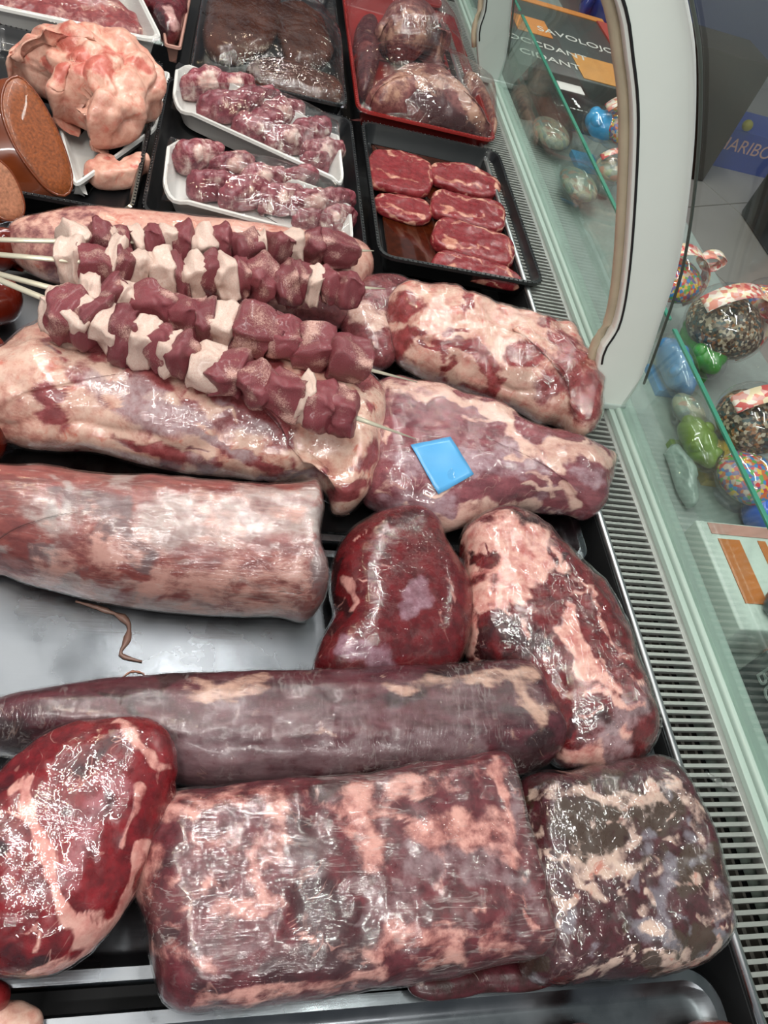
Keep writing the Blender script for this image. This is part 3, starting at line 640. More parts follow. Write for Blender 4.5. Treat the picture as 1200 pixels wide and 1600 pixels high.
# ================================================================== PLASTIC AND FOAM TRAYS
M_BLACK = plain('black_plastic', srgb('#17181a'), .28, 0, .2, 30, coat=.3)
M_RED = plain('red_plastic', srgb('#8d1f1c'), .3, 0, .1, 30, coat=.3)
M_FOAM = plain('white_foam', srgb('#d6d6d2'), .55, 0, .03, 60, bump=.15)
F_SHEET = film('cling_film', .03, .015, bump=.9, sc=20, fib=(.6, 1.4, 1), rotz=.4, dist=.008, refl=1.6)
F_SHEET2 = film('cling_film_liver', .03, .03, '#8a7f78', bump=1.0, sc=20, fib=(1.3, .6, 1), rotz=.2, dist=.008, refl=1.8)
def quad_loop(Q, r, n=6):
    """rounded quad through 4 world points (FL, FR, NR, NL); returned counter-clockwise"""
    Q = [np.array(q, float) for q in Q]; Q = [Q[3], Q[2], Q[1], Q[0]]; out = []
    for i in range(4):
        p, a, b = Q[i], Q[i - 1], Q[(i + 1) % 4]
        u = (a - p) / np.linalg.norm(a - p); v_ = (b - p) / np.linalg.norm(b - p)
        for k in range(n + 1):
            t = k / n; out.append((1 - t) ** 2 * (p + u * r) + 2 * t * (1 - t) * p + t * t * (p + v_ * r))
    return np.array(out)
def shrink(L, dd):
    t = np.roll(L, -1, 0) - np.roll(L, 1, 0); t /= np.linalg.norm(t, axis=1)[:, None]
    return L + np.c_[-t[:, 1], t[:, 0]] * dd
def dish(label, Q, z0, hgt, slope, r, mat, lip=.006, wave=0., name='meat_tray', cat='tray', group=None, th=.0022, rib=True):
    """open tray: sloping walls, turned lip, flat floor. Q = rim corners (x, y)"""
    rim = quad_loop(Q, r); c = rim.mean(0)
    t = empty(name, (c[0], c[1], z0)); tag(t, label, cat, group)
    nrm = len(rim); ang = np.arange(nrm) / nrm * 2 * math.pi
    zw = wave * np.cos(ang * 4 - .35)
    zz = lambda L, z, k=1.: np.c_[L, np.full(len(L), z) + zw * k]
    L = [zz(shrink(rim, slope + .004), z0, 0), zz(shrink(rim, lip * .9), z0 + hgt - .006), zz(rim, z0 + hgt - .004), zz(shrink(rim, .001), z0 + hgt), zz(shrink(rim, lip), z0 + hgt + .0005),
         zz(shrink(rim, lip + .002), z0 + hgt - .003), zz(shrink(rim, lip + slope * .8), z0 + th + .003, 0), zz(shrink(rim, lip + slope * .8 + .006), z0 + th, 0)]
    o = loft('tray_body', L, mat, t); md = o.modifiers.new('e', 'EDGE_SPLIT'); md.split_angle = math.radians(50)
    return t
def beaded(t, Q, z, mat, step=.0075, rr=.0016, dd=.003):
    """row of small moulded beads along the tray rim"""
    L = shrink(quad_loop(Q, .02), dd); P = np.r_[L, L[:1]]; s_ = np.r_[0, np.cumsum(np.linalg.norm(np.diff(P, axis=0), axis=1))]
    u = np.arange(0, s_[-1], step); V = []; Fc = []
    for q in u:
        x, y = np.interp(q, s_, P[:, 0]), np.interp(q, s_, P[:, 1]); k = len(V)
        V += [(x + rr, y, z), (x, y + rr, z), (x - rr, y, z), (x, y - rr, z), (x, y, z + rr), (x, y, z - rr)]
        Fc += [(k + a, k + b, k + 4) for a, b in ((0, 1), (1, 2), (2, 3), (3, 0))] + [(k + b, k + a, k + 5) for a, b in ((0, 1), (1, 2), (2, 3), (3, 0))]
    o = mesh_obj('rim_beads', V, Fc, mat, t); o['kind'] = 'stuff'
def film_sheet(t, Q, zrim, domes, mat, sag=.004, g=56):
    """stretch film over a tray: flat on the rim, lifted where the content stands proud (domes: x, y, rx, ry, h)"""
    Q = [np.array(q, float) for q in Q]; V = []; Fc = []
    for i in range(g + 1):
        for j in range(g + 1):
            a, b = i / g, j / g; p = (1 - a) * ((1 - b) * Q[3] + b * Q[2]) + a * ((1 - b) * Q[0] + b * Q[1])
            e = min(a, 1 - a, b, 1 - b); z = zrim + .0012 - sag * min(1, e * 5)
            for (x, y, rx, ry, h) in domes:
                k = 1 - ((p[0] - x) / rx) ** 2 - ((p[1] - y) / ry) ** 2
                if k > 0: z = max(z, zrim - sag + (h + sag) * min(1., k * 1.25) ** .6)
            z += .0025 * mnoise.noise(Vector((p[0] * 30, p[1] * 18, 3))) * min(1, e * 8)
            if e < .012: z = zrim - .006 if e == 0 else zrim + .001
            V.append([p[0], p[1], z])
    V = np.array(V).reshape(g + 1, g + 1, 3)
    for _ in range(5):
        z = V[..., 2]; z2 = z.copy(); z2[2:-2, 2:-2] = (z[1:-3, 2:-2] + z[3:-1, 2:-2] + z[2:-2, 1:-3] + z[2:-2, 3:-1]) / 4; V[..., 2] = np.maximum(z2, z * .0 + z2)
    V = V.reshape(-1, 3)
    for i in range(g):
        for j in range(g):
            k = i * (g + 1) + j; Fc.append((k, k + 1, k + g + 2, k + g + 1))
    o = mesh_obj('film_cover', V, Fc, mat, t); o['label'] = 'clear shiny cling film stretched over the tray'
    return o
def W2(x0, x1, y0, y1): return [(x0, y1), (x1, y1), (x1, y0), (x0, y0)]

# -- steak tray
Qs = W2(.2255, .487, .912, 1.312)
t = dish('open black tray of marinated red steaks beside the glass', Qs, 0, .034, .012, .03, M_BLACK); beaded(t, Qs, .0345, M_BLACK)
# marinade pooled on the tray floor
Ls = shrink(quad_loop(Qs, .03), .026)
o = loft('marinade', [z3(Ls, .0024), z3(shrink(Ls, .001), .0085)], plain('marinade_oil', srgb('#4a1d0c'), .12, 0, .5, 120, coat=.6), None)
tag(o, 'dark orange-brown oily marinade pooled in the black steak tray', 'sauce')
steaks = [([(575, 248), (592, 234), (640, 240), (674, 264), (673, 300), (656, 310), (605, 299), (580, 290)], 'steak at the far left of the black tray, plain red with one fat line', .014, .010),
          ([(584, 310), (600, 303), (640, 308), (672, 322), (673, 345), (652, 353), (610, 340), (590, 328)], 'thin dark steak half sunk in marinade, left row of the black tray', .012, .008),
          ([(670, 262), (690, 253), (740, 262), (776, 286), (779, 308), (750, 314), (700, 296), (676, 284)], 'farthest steak of the right row in the black tray', .015, .009),
          ([(671, 312), (684, 296), (735, 308), (784, 322), (789, 356), (770, 368), (700, 345), (674, 334)], 'second steak of the right row in the black tray', .016, .011),
          ([(674, 360), (690, 340), (745, 356), (794, 374), (803, 408), (785, 422), (710, 400), (677, 384)], 'third steak of the right row with a white fat eye', .017, .012),
          ([(672, 408), (688, 392), (735, 402), (790, 420), (816, 446), (798, 454), (720, 432), (677, 422)], 'nearest steak of the right row at the tray front', .018, .010)]
M_STEAK = meat('steak', ('#8f2f34', '#701e24'), ('#d9a48e', '#c07c68'), '#4e1a17', '#a86a6a', marble=.5, msc=40, edge=.6, rough=.28)
for k, (ol, lb, hh, zz_) in enumerate(steaks):
    cx = sum(q[0] for q in ol) / len(ol); cy = sum(q[1] for q in ol) / len(ol)
    L_ = [(f, 2.5, .6, [(cx - 40, cy - 8), (cx - 10, cy + 2), (cx + 30, cy + 12)]), (f, 2, .55, ol + ol[:1])]
    if k in (4, 5, 3): L_.append((f, 8, .8, [(cx - 30, cy - 2)]))
    blob('beef_steak', lb, 'steak', ol, hh, M_STEAK, z0=zz_, w=.008, N=100, K=22, lump=((.0025, 30),), strokes=L_, group='steaks in the black tray', p=3.0, fit=0)

# -- red tray with two large pieces under film
Qr = W2(.222, .490, 1.345, 1.93)
t = dish('red plastic tray with big film-covered meat lumps behind the steak tray', Qr, 0, .034, .012, .03, M_RED); beaded(t, Qr, .0345, M_RED)
film_sheet(t, [(.224, 1.928), (.488, 1.928), (.488, 1.347), (.224, 1.347)], .036, [(.37, 1.47, .17, .14, .068), (.35, 1.72, .13, .17, .085), (.44, 1.5, .07, .12, .05)], F_SHEET)
M_MUT = meat('mutton', ('#8a5350', '#5c2f30'), ('#b58a76', '#946555'), '#4a2226', '#8c7675', marble=.5, msc=16, edge=.9, rough=.32)
blob('mutton_piece', 'rounded brownish-red meat lump at the near end of the red tray', 'meat', [(570, 150), (590, 130), (630, 105), (665, 97), (705, 115), (735, 150), (762, 195), (770, 225), (740, 226), (680, 212), (610, 192), (572, 178)],
     .085, M_MUT, z0=.004, w=.07, N=120, K=32, fit_lim=8, lump=((.006, 12),), strokes=[(f, 22, .5, [(590, 150), (640, 120), (690, 125)]), (d, 26, .8, [(670, 150), (690, 180), (720, 205)]), (f, 12, .7, [(715, 130), (750, 190)])])
blob('mutton_piece', 'taller meat lump with film glints at the far end of the red tray', 'meat', [(585, 80), (590, 40), (610, 10), (640, -5), (670, 8), (690, 40), (702, 80), (690, 96), (650, 98), (610, 100)],
     .105, M_MUT, z0=.004, w=.07, N=110, K=30, fit_lim=8, lump=((.006, 12),), strokes=[(f, 28, .45, [(610, 60), (640, 30), (670, 60)])])
blob('mutton_trim', 'dark meat strip lying along the left wall of the red tray', 'meat', [(552, 50), (565, 25), (585, 25), (592, 60), (590, 120), (575, 160), (560, 150), (555, 100)],
     .05, M_MUT, z0=.004, w=.04, N=80, K=22, fit=0, base=(.1, .6, 0))
blob('mutton_trim', 'narrow fatty meat strip by the right wall of the red tray', 'meat', [(722, 110), (745, 120), (762, 150), (776, 195), (774, 222), (764, 210), (745, 165), (728, 135)],
     .04, M_MUT, z0=.004, w=.03, N=80, K=22, fit=0, base=(.45, .2, 0))

# -- liver tray
Ql = W2(-.066, .207, 1.345, 1.90)
t = dish('black tray of dark brown liver slices under film at the back', Ql, 0, .034, .012, .03, M_BLACK); beaded(t, Ql, .0345, M_BLACK)
film_sheet(t, [(-.064, 1.898), (.205, 1.898), (.205, 1.347), (-.064, 1.347)], .036, [(.06, 1.55, .16, .3, .05)], F_SHEET2)
M_LIV = meat('liver', ('#5a3323', '#3f2117'), ('#8a6a50', '#6e503a'), '#33191a', '#7d6a60', marble=.15, msc=12, edge=.6, rough=.22, fib=(1, .3, 1), grain=24)
for ol, lb, hh in [([(318, 40), (330, -10), (370, -40), (430, -20), (440, 30), (420, 80), (370, 105), (325, 90)], 'left dark brown liver slab under film', .04),
                   ([(430, 10), (470, 0), (505, 30), (520, 80), (500, 110), (455, 110), (432, 60)], 'far right brown liver slab under film', .035),
                   ([(385, 100), (430, 88), (490, 108), (530, 125), (540, 160), (515, 172), (460, 160), (400, 140)], 'near purplish liver slab under film', .035)]:
    blob('liver_slab', lb, 'liver', ol, hh, M_LIV, z0=.004, w=.035, N=100, K=26, fit_lim=8, lump=((.004, 14),), base=(0, .25, .15), group='liver slices')

# -- large black tray with two foam packs of bony meat
Qb = W2(-.098, .213, .918, 1.318)
t = dish('black tray holding the two white foam packs of bony meat', Qb, 0, .030, .012, .03, M_BLACK); beaded(t, Qb, .0305, M_BLACK)
M_BONY = meat('bony_meat', ('#98505a', '#6c2c36'), ('#e0cfc4', '#cf9f96'), '#4f1f28', '#c2a3a6', marble=.7, msc=40, edge=1.0, rough=.3)
ORD = ['leftmost', 'second', 'third', 'fourth', 'fifth', 'sixth', 'seventh', 'eighth', 'ninth', 'tenth', 'rightmost']
def bony_pack(Q4, lab, pile, grp, seed):
    Qw = [at(x, y, .045)[:2] for x, y in Q4]
    t = dish(lab, Qw, .006, .034, .013, .035, M_FOAM, lip=.005, wave=.0045, name='foam_tray', group='white foam packs'); rnd = random.Random(seed)
    c = np.mean(Qw, 0)
    film_sheet(t, Qw, .040, [(c[0] + .01, c[1] - .005, .15, .10, .030)], F_SHEET, sag=.002)
    for k, ((x, y), sz, fatb) in enumerate(sorted(pile)):
        ol = []
        n = 9
        for i in range(n):
            a = 2 * math.pi * i / n; q = sz * 1.32 * rnd.uniform(.8, 1.12); ol.append((x + math.cos(a) * q * 1.15, y + math.sin(a) * q * .8))
        blob('rib_chunk', '%s red rib chunk from the left in the %s white foam pack' % (ORD[k], grp), 'meat', ol, .046, M_BONY, z0=.010, w=.020, N=72, K=18, lump=((.005, 30), (.0025, 80)), base=(.42 if fatb else .25, .1, .1),
             strokes=[(f, sz * .42, .95 if fatb else .5, [(x + sz * .1, y - sz * .15)])], group='rib chunks in the %s foam pack' % grp, p=2.4, fit=0)
bony_pack([(275, 90), (530, 200), (541, 287), (268, 158)], 'white wavy-edged foam tray of bony rib meat, the farther of the two',
          [((318, 132), 27, 1), ((350, 165), 27, 0), ((365, 135), 22, 1), ((398, 160), 26, 0), ((405, 200), 26, 0), ((440, 178), 24, 1), ((455, 220), 26, 1), ((485, 205), 24, 0), ((505, 240), 24, 1), ((490, 255), 16, 0), ((330, 172), 14, 1)], 'farther', 3)
bony_pack([(262, 206), (548, 306), (556, 385), (252, 300)], 'white wavy-edged foam tray of bony rib meat, the nearer of the two',
          [((312, 245), 27, 1), ((330, 290), 28, 0), ((362, 262), 26, 1), ((380, 305), 26, 0), ((412, 280), 27, 1), ((440, 312), 26, 1), ((465, 285), 24, 0), ((490, 320), 26, 1), ((520, 318), 22, 0), ((525, 345), 22, 1), ((480, 345), 18, 0)], 'nearer', 5)

# -- black tray with fat, top left
Qf = W2(-.375, -.104, .905, 1.355)
t = dish('black plastic tray with raw fat at the upper left', Qf, 0, .034, .012, .03, M_BLACK); beaded(t, Qf, .0345, M_BLACK)
M_FAT = meat('raw_fat', ('#c97568', '#b5584a'), ('#dcae9a', '#c98d7b'), '#a34a3c', '#dcc3b5', marble=.3, msc=26, edge=.9, rough=.4, blood='#cf6f5e', soft=.3, bump=.5)
Qw = [at(x, y, .03)[:2] for x, y in [(70, 118), (268, 110), (245, 200), (116, 292)]]
dish('white foam plate under the big lump of fat', Qw, .006, .024, .01, .02, M_FOAM, lip=.004, name='foam_plate', cat='plate')
blob('fat_lump', 'big pale pink folded lump of raw fat on a foam plate', 'fat', [(6, 80), (25, 60), (50, 45), (78, 37), (110, 42), (150, 37), (182, 39), (206, 51), (232, 82), (250, 110), (262, 150), (256, 172), (235, 195), (205, 222), (172, 236), (150, 234), (112, 206), (80, 180), (52, 135), (18, 108)],
     .10, M_FAT, z0=.028, w=.08, base=(.9, 0, 0), fit_lim=14, lump=((.010, 13), (.005, 32)), ridged=((.010, 16),), N=180, K=54, sm=5,
     strokes=[(f, 14, .1, [(100, 62), (120, 80), (150, 100)]), (f, 10, .2, [(170, 75), (200, 85)]), (f, 8, .2, [(60, 90), (70, 110)]), (f, 8, .1, [(130, 110)]), (f, 12, .3, [(150, 85), (170, 100)]), (f, 9, .2, [(210, 90), (230, 110)]), (d, 9, .6, [(15, 75), (25, 80)]), (f, 9, .4, [(90, 120), (100, 100)])])
blob('fat_scrap', 'small notched pale fat scrap in the near corner of the black tray', 'fat', [(133, 262), (150, 244), (176, 240), (187, 252), (205, 240), (228, 236), (241, 253), (228, 276), (206, 294), (160, 297), (140, 285)],
     .03, M_FAT, z0=.004, w=.012, base=(.95, 0, 0), lump=((.004, 30),), N=100, K=26, fit_lim=8, strokes=[(f, 6, .4, [(165, 252)]), (f, 6, .4, [(210, 262)])], p=3)

# -- white tray and red-rimmed tray at the top edge
Qm = [at(x, y, .05)[:2] for x, y in [(-90, -60), (205, -20), (266, 72), (-40, 12)]]
Qm = [(-.52, 1.72), (-.195, 1.66), (-.108, 1.40), (-.46, 1.375)]
t = dish('white foam tray of minced meat under film in the top left corner', Qm, 0, .045, .015, .04, M_FOAM, lip=.010, name='foam_tray')
film_sheet(t, Qm, .046, [(-.32, 1.55, .14, .12, .02)], F_SHEET, sag=.002)
M_MINCE = meat('mince', ('#a34c4c', '#7d2f33'), ('#dba79b', '#c07a72'), marble=.9, msc=90, edge=1.2)
blob('minced_meat', 'pinkish minced meat in the top left foam tray', 'meat', [(-60, 10), (0, -20), (60, -30), (150, -10), (200, 20), (225, 60), (180, 80), (80, 50), (10, 35), (-40, 25)], .04, M_MINCE, z0=.004, w=.04, N=100, K=24, fit=0, lump=((.006, 30), (.004, 80)), base=(.2, 0, .2))
Qd = [(-.19, 1.95), (-.082, 1.95), (-.084, 1.43), (-.112, 1.43)]
t = dish('narrow white tray with reddish rim and dark red offal at the top edge', Qd, 0, .03, .006, .008, plain('rim_pink', srgb('#b98d80'), .4), lip=.004)
M_OFF = meat('offal', ('#7a3038', '#4f161d'), ('#d6a9a4', '#b57f7d'), '#33121a', '#a2848c', marble=.5, msc=20, edge=.7, rough=.22)
blob('offal_piece', 'glossy dark red offal in the narrow tray at the top edge', 'meat', [(212, 5), (222, -30), (280, -40), (293, 0), (288, 35), (276, 66), (264, 74), (252, 66), (235, 38)], .05, M_OFF, z0=.004, w=.03, N=100, K=26, fit_lim=8, lump=((.004, 20),), wrap=F_CLEAR,
     strokes=[(f, 8, .7, [(262, 10), (275, 40)]), (d, 12, .7, [(240, 20), (255, 50)])])
Qe = W2(.222, .47, 1.96, 2.5)
t = dish('red tray mostly cut off by the top edge of the frame', Qe, 0, .034, .012, .03, M_RED)
blob('mutton_piece', 'pinkish meat lump cut off by the top edge of the frame', 'meat', [(545, -10), (560, -30), (620, -40), (640, -25), (600, -8), (565, 0)], .05, M_MUT, z0=.004, w=.05, N=80, K=20, fit=0)

# ================================================================== SAUSAGES ON THE LEFT
M_SAUS = plain('sausage_face', srgb('#9a5228'), .42, 0, .45, 300, bump=.4, coat=.2)
M_SKIN = plain('sausage_skin', srgb('#7a3a1c'), .22, 0, .25, 30, coat=.6)
M_SAUS2 = plain('sausage_face_pale', srgb('#b57a5c'), .42, 0, .4, 300, bump=.3, coat=.25)
M_RSK = plain('red_sausage_skin', srgb('#6b1f12'), .15, 0, .35, 18, coat=.8)
def cut_sausage(label, facepx, z, nrm, axis, mface):
    n_ = Vector(nrm).normalized(); c = np.mean(facepx, 0); p0 = at(c[0], c[1], z)
    fp = spline(facepx, 48); P = []
    for x, y in fp:
        dd = R @ np.array([x - 600, y - 800, F_PX]); tt = ((p0 - CAM) @ np.array(n_)) / (dd @ np.array(n_)); P.append(CAM + dd * tt)
    P = np.array(P); ax = np.array(axis); ctr = P.mean(0)
    t = empty('cut_sausage', tuple(ctr + ax)); tag(t, label, 'sausage', 'cut sausages')
    L = [P * 1.0]
    for k, (u, sc_) in enumerate([(.05, 1.015), (.3, 1.02), (.7, 1.0), (.9, .9), (1.0, .6), (1.04, .2)]):
        L.append(ctr + (P - ctr) * sc_ + ax * u)
    loft('casing', L, M_SKIN, t, capf=False)
    fi = [ctr + (P - ctr) * q + np.array(n_) * h_ for q, h_ in ((1, 0), (.96, .0025), (.7, .003), (.35, .0035), (.05, .0035))]
    o = loft('cut_face', fi[::-1], mface, t, capl=False); o['label'] = 'coarse orange-brown cut face'
    V, Fc = tube_data([tuple(q) for q in np.r_[P, P[:1]]], .0022, 6, cap=False)
    mesh_obj('casing_rim', V, Fc, M_SKIN, t)
    return t
cut_sausage('large orange-brown cut sausage with a slanted speckled face next to the fat lump', [(2, 165), (8, 132), (24, 120), (40, 128), (66, 162), (92, 212), (108, 258), (112, 290), (100, 306), (72, 294), (36, 250), (12, 205)], .075, (.55, -.55, .62), (-.14, -.035, -.045), M_SAUS)
cut_sausage('smaller pale cut sausage at the left edge below the large one', [(-50, 262), (-28, 248), (-8, 248), (14, 266), (30, 295), (37, 325), (28, 342), (0, 340), (-32, 312)], .075, (.55, -.6, .58), (-.12, -.03, -.045), M_SAUS2)
for ol, lb, z in [([(-90, 372), (-30, 358), (15, 357), (42, 372), (55, 392), (46, 414), (10, 425), (-50, 425), (-90, 410)], 'shiny dark red sausage end behind the skewer rods, topmost at left edge', .012),
               ([(-90, 440), (-40, 426), (5, 425), (28, 445), (36, 475), (22, 502), (-20, 512), (-80, 505)], 'shiny dark red sausage end below the skewer rods at left edge', .012),
               ([(-90, 530), (-50, 518), (-12, 520), (8, 538), (12, 556), (-6, 574), (-60, 580)], 'sliver of dark red sausage at left edge above the leg joint', .012),
               ([(-90, 650), (-40, 638), (-6, 646), (10, 675), (8, 705), (-12, 728), (-60, 730)], 'sliver of red sausage at left edge beside the leg joint', .012)]:
    o = blob('red_sausage', lb, 'sausage', ol, .055, M_RSK, z0=z - .009, w=.035, N=80, K=22, fit_lim=10, lump=((.001, 10),), group='red sausages at the left edge')

# ================================================================== SKEWERS
M_ROD = plain('skewer_metal', srgb('#cfc9b4'), .3, .3, .1, 20)
M_CH = meat('skewer_meat', ('#97484f', '#703039'), ('#d9b3a6', '#c48e86'), '#4a1d22', '#b08e8e', marble=.6, msc=60, edge=.7, rough=.28, grain=60, vary=.5, bump=.6)
M_CF = meat('skewer_fat', ('#d8a798', '#c98f80'), ('#e6d3c6', '#d8b3a4'), '#c98f80', '#dcc3b5', marble=.1, edge=1.0, rough=.38, vary=.3, bump=.6)
def chunk_mesh(name, mat, seed, round_, amp, base):
    bm = bmesh.new(); bmesh.ops.create_cube(bm, size=1.0); bmesh.ops.subdivide_edges(bm, edges=bm.edges[:], cuts=9, use_grid_fill=True)
    off = Vector((seed * 3.7, seed * 1.9, seed * 5.3)); rnd = random.Random(seed)
    sh = Matrix.Shear('XY', 3, (rnd.uniform(-.2, .2), rnd.uniform(-.2, .2)))
    for v_ in bm.verts:
        c = v_.co.copy(); sph = c.normalized() * .58
        c = c.lerp(sph, round_); c = sh @ c
        c += mnoise.noise_vector(c * 1.6 + off) * amp + mnoise.noise_vector(c * 4.5 + off) * amp * .30
        v_.co = c
    me = bpy.data.meshes.new(name); bm.to_mesh(me); bm.free()
    me.polygons.foreach_set('use_smooth', [True] * len(me.polygons)); me.materials.append(mat)
    set_mask(me, np.array([[min(1, max(0, base + .9 * mnoise.noise(v_.co * 2.2 + off))) if base < .5 else base, .05, .05] for v_ in me.vertices]))
    return me
CH = [chunk_mesh('meat_cube', M_CH, i + 1, .36, .22, .14) for i in range(9)]
CFm = [chunk_mesh('fat_cube', M_CF, i + 11, .42, .22, .95) for i in range(8)]
def skewer(label, rod, path, seq, z, hpx):
    """rod: pixel ends (left, tip) with heights; path: pixel polyline of the meat row; seq: (kind, x0, x1)"""
    rnd = random.Random(int(path[0][1])); path = np.array(path, float)
    pr = [at(x, y, zz_) for x, y, zz_ in rod]
    base = np.mean(pr, 0); t = empty('kebab_skewer', (base[0], base[1], z - .03)); tag(t, label, 'skewer', 'meat skewers')
    V, Fc = tube_data([tuple(q) for q in pr], [.0036] * (len(pr) - 1) + [.0007], 8, flat=.55); o = mesh_obj('skewer_rod', V, Fc, M_ROD, t); o['label'] = 'flat pale metal skewer rod'
    for kind, x0, x1 in seq:
        xm = (x0 + x1) / 2; ym = np.interp(xm, path[:, 0], path[:, 1]); i = np.searchsorted(path[:, 0], xm); i = min(max(i, 1), len(path) - 1)
        zc = z + rnd.uniform(-.001, .002)
        p = at(xm, ym + rnd.uniform(-3, 3), zc); q = at(x1, np.interp(x1, path[:, 0], path[:, 1]), zc); r_ = at(x0, np.interp(x0, path[:, 0], path[:, 1]), zc)
        ln = np.linalg.norm(q - r_); ang = math.atan2(q[1] - r_[1], q[0] - r_[0]); hh = hpx * scale_at(p)
        me = rnd.choice(CH if kind == 'M' else CFm)
        o = bpy.data.objects.new(me.name, me); COL.objects.link(o); o.parent = t
        o.location = Vector(p) - t.location
        o.rotation_euler = (rnd.choice([0, 1, 2, 3]) * math.pi / 2 + rnd.uniform(-.3, .3), rnd.uniform(-.25, .25), ang + rnd.uniform(-.3, .3))
        k = rnd.uniform(.92, 1.1) * (1.02 if kind == 'M' else 1.0)
        o.scale = (ln * 1.04, hh * k * rnd.uniform(.85, 1.1), hh * k * rnd.uniform(.85, 1.1))
    return t
def sq(txt):
    out = []
    for w_ in txt.split(): k, r_ = w_[0], w_[1:].split('-'); out.append((k, float(r_[0]), float(r_[1])))
    return out
skewer('topmost kebab skewer with a round fat knob at its left end', [(-60, 373, .105), (95, 377, .098), (300, 378, .094), (556, 391, .088), (584, 392, .085)], [(95, 379), (200, 380), (330, 384), (450, 386), (556, 392)],
       sq('F95-136 M137-176 F174-187 M180-208 F205-229 M226-256 F250-280 M273-302 F298-330 M329-361 M362-404 F404-418 M418-446 F442-472 M472-505 M500-556'), .092, 44)
skewer('second kebab skewer from the top with broad fat pieces', [(-60, 393, .112), (95, 406, .108), (300, 422, .098), (556, 449, .088), (602, 451, .085)], [(95, 408), (200, 418), (330, 432), (450, 442), (556, 452)],
       sq('F96-128 M118-172 F168-192 M178-206 F199-234 F234-276 M272-292 F284-320 M313-346 F334-366 M364-388 M385-432 M430-466 M452-480 F476-502 M500-530 M524-556'), .096, 53)
skewer('third kebab skewer, partly tucked behind the lowest one', [(-60, 413, .122), (80, 450, .122), (300, 500, .12), (540, 568, .112), (652, 597, .098)], [(90, 458), (215, 478), (330, 505), (430, 528), (570, 566)],
       sq('F125-160 M150-190 F182-214 M212-272 M268-318 M306-336 F328-370 M366-432 M420-472 M460-522 M515-572'), .120, 55)
skewer('lowest kebab skewer crossing the big fatty leg joint', [(-60, 413, .132), (75, 469, .132), (300, 560, .128), (548, 650, .118), (650, 686, .100)], [(75, 478), (180, 515), (300, 565), (400, 600), (552, 650)],
       sq('F70-98 M86-128 F104-146 M134-160 F154-192 M178-216 F210-242 M234-276 F252-280 M274-304 F300-346 M330-382 M374-432 M420-474 F462-482 M476-520 M512-554'), .126, 57)

# ================================================================== BEYOND THE GLASS
def text_mesh(name, body, size, mat, parent, loc, rot, ext=.0006):
    cu = bpy.data.curves.new(name, 'FONT'); cu.body = body; cu.size = size; cu.extrude = ext; cu.align_x = 'CENTER'; cu.align_y = 'CENTER'
    tmp = bpy.data.objects.new(name + '_tmp', cu); COL.objects.link(tmp)
    bpy.context.view_layer.update(); dg = bpy.context.evaluated_depsgraph_get()
    me = bpy.data.meshes.new_from_object(tmp.evaluated_get(dg)); bpy.data.objects.remove(tmp)
    me.name = name; me.materials.clear(); me.materials.append(mat)
    o = bpy.data.objects.new(name, me); COL.objects.link(o); o.parent = parent
    o.location = Vector(loc) - parent.location; o.rotation_euler = rot
    return o
def spots(name, cols, scale, rough=.3):
    """small many-coloured beads"""
    t = NT(name); v_ = t.coord(); vo = t.n('TexVoronoi', {'Vector': v_, 'Scale': scale}); rmp = t.n('ValToRGB', {0: t.n('SeparateColor', {0: vo.outputs['Color']}).outputs[0]})
    cr = rmp.color_ramp; cr.interpolation = 'CONSTANT'
    for i, c in enumerate(cols):
        e = cr.elements[i] if i < 2 else cr.elements.new(i / len(cols)); e.position = i / len(cols); e.color = srgb(c)
    return t.done(t.n('BsdfPrincipled', {'Base Color': rmp.outputs[0], 'Roughness': rough}))
PL = film('clear_plastic_pack', .05, .05, '#b8c4c0', bump=.3, sc=12, dist=.004, refl=1.4)
LZ = -.0595
def shape(kind, c, r, n=20, m_=14, sq=(1, 1, 1), lobes=0, la=0.):
    V = []; Fc = []
    for i in range(m_ + 1):
        a = -math.pi / 2 + math.pi * i / m_
        for k in range(n):
            b = 2 * math.pi * k / n; q = 1 + la * math.cos(lobes * b)
            V.append((c[0] + r * sq[0] * q * math.cos(a) * math.cos(b), c[1] + r * sq[1] * q * math.cos(a) * math.sin(b), c[2] + r * sq[2] * math.sin(a)))
    for i in range(m_):
        for k in range(n):
            Fc.append((i * n + k, i * n + (k + 1) % n, (i + 1) * n + (k + 1) % n, (i + 1) * n + k))
    return V, Fc
BEADS = spots('dark_beads', ['#2b2620', '#6d6454', '#9a9078', '#3d352b', '#b5ad9a', '#54483a', '#2f4a4a', '#8a5a30'], 230)
CANDY = spots('candy_mix', ['#c23b3b', '#3a7fb5', '#d9b13a', '#5a9a4a', '#b9a79a', '#c46a3a', '#6a5a8a'], 190)
LABEL = spots('ribbon_print', ['#d9a6a0', '#c65a58', '#e3d3b0', '#d98c7a', '#e8dcd0'], 130)
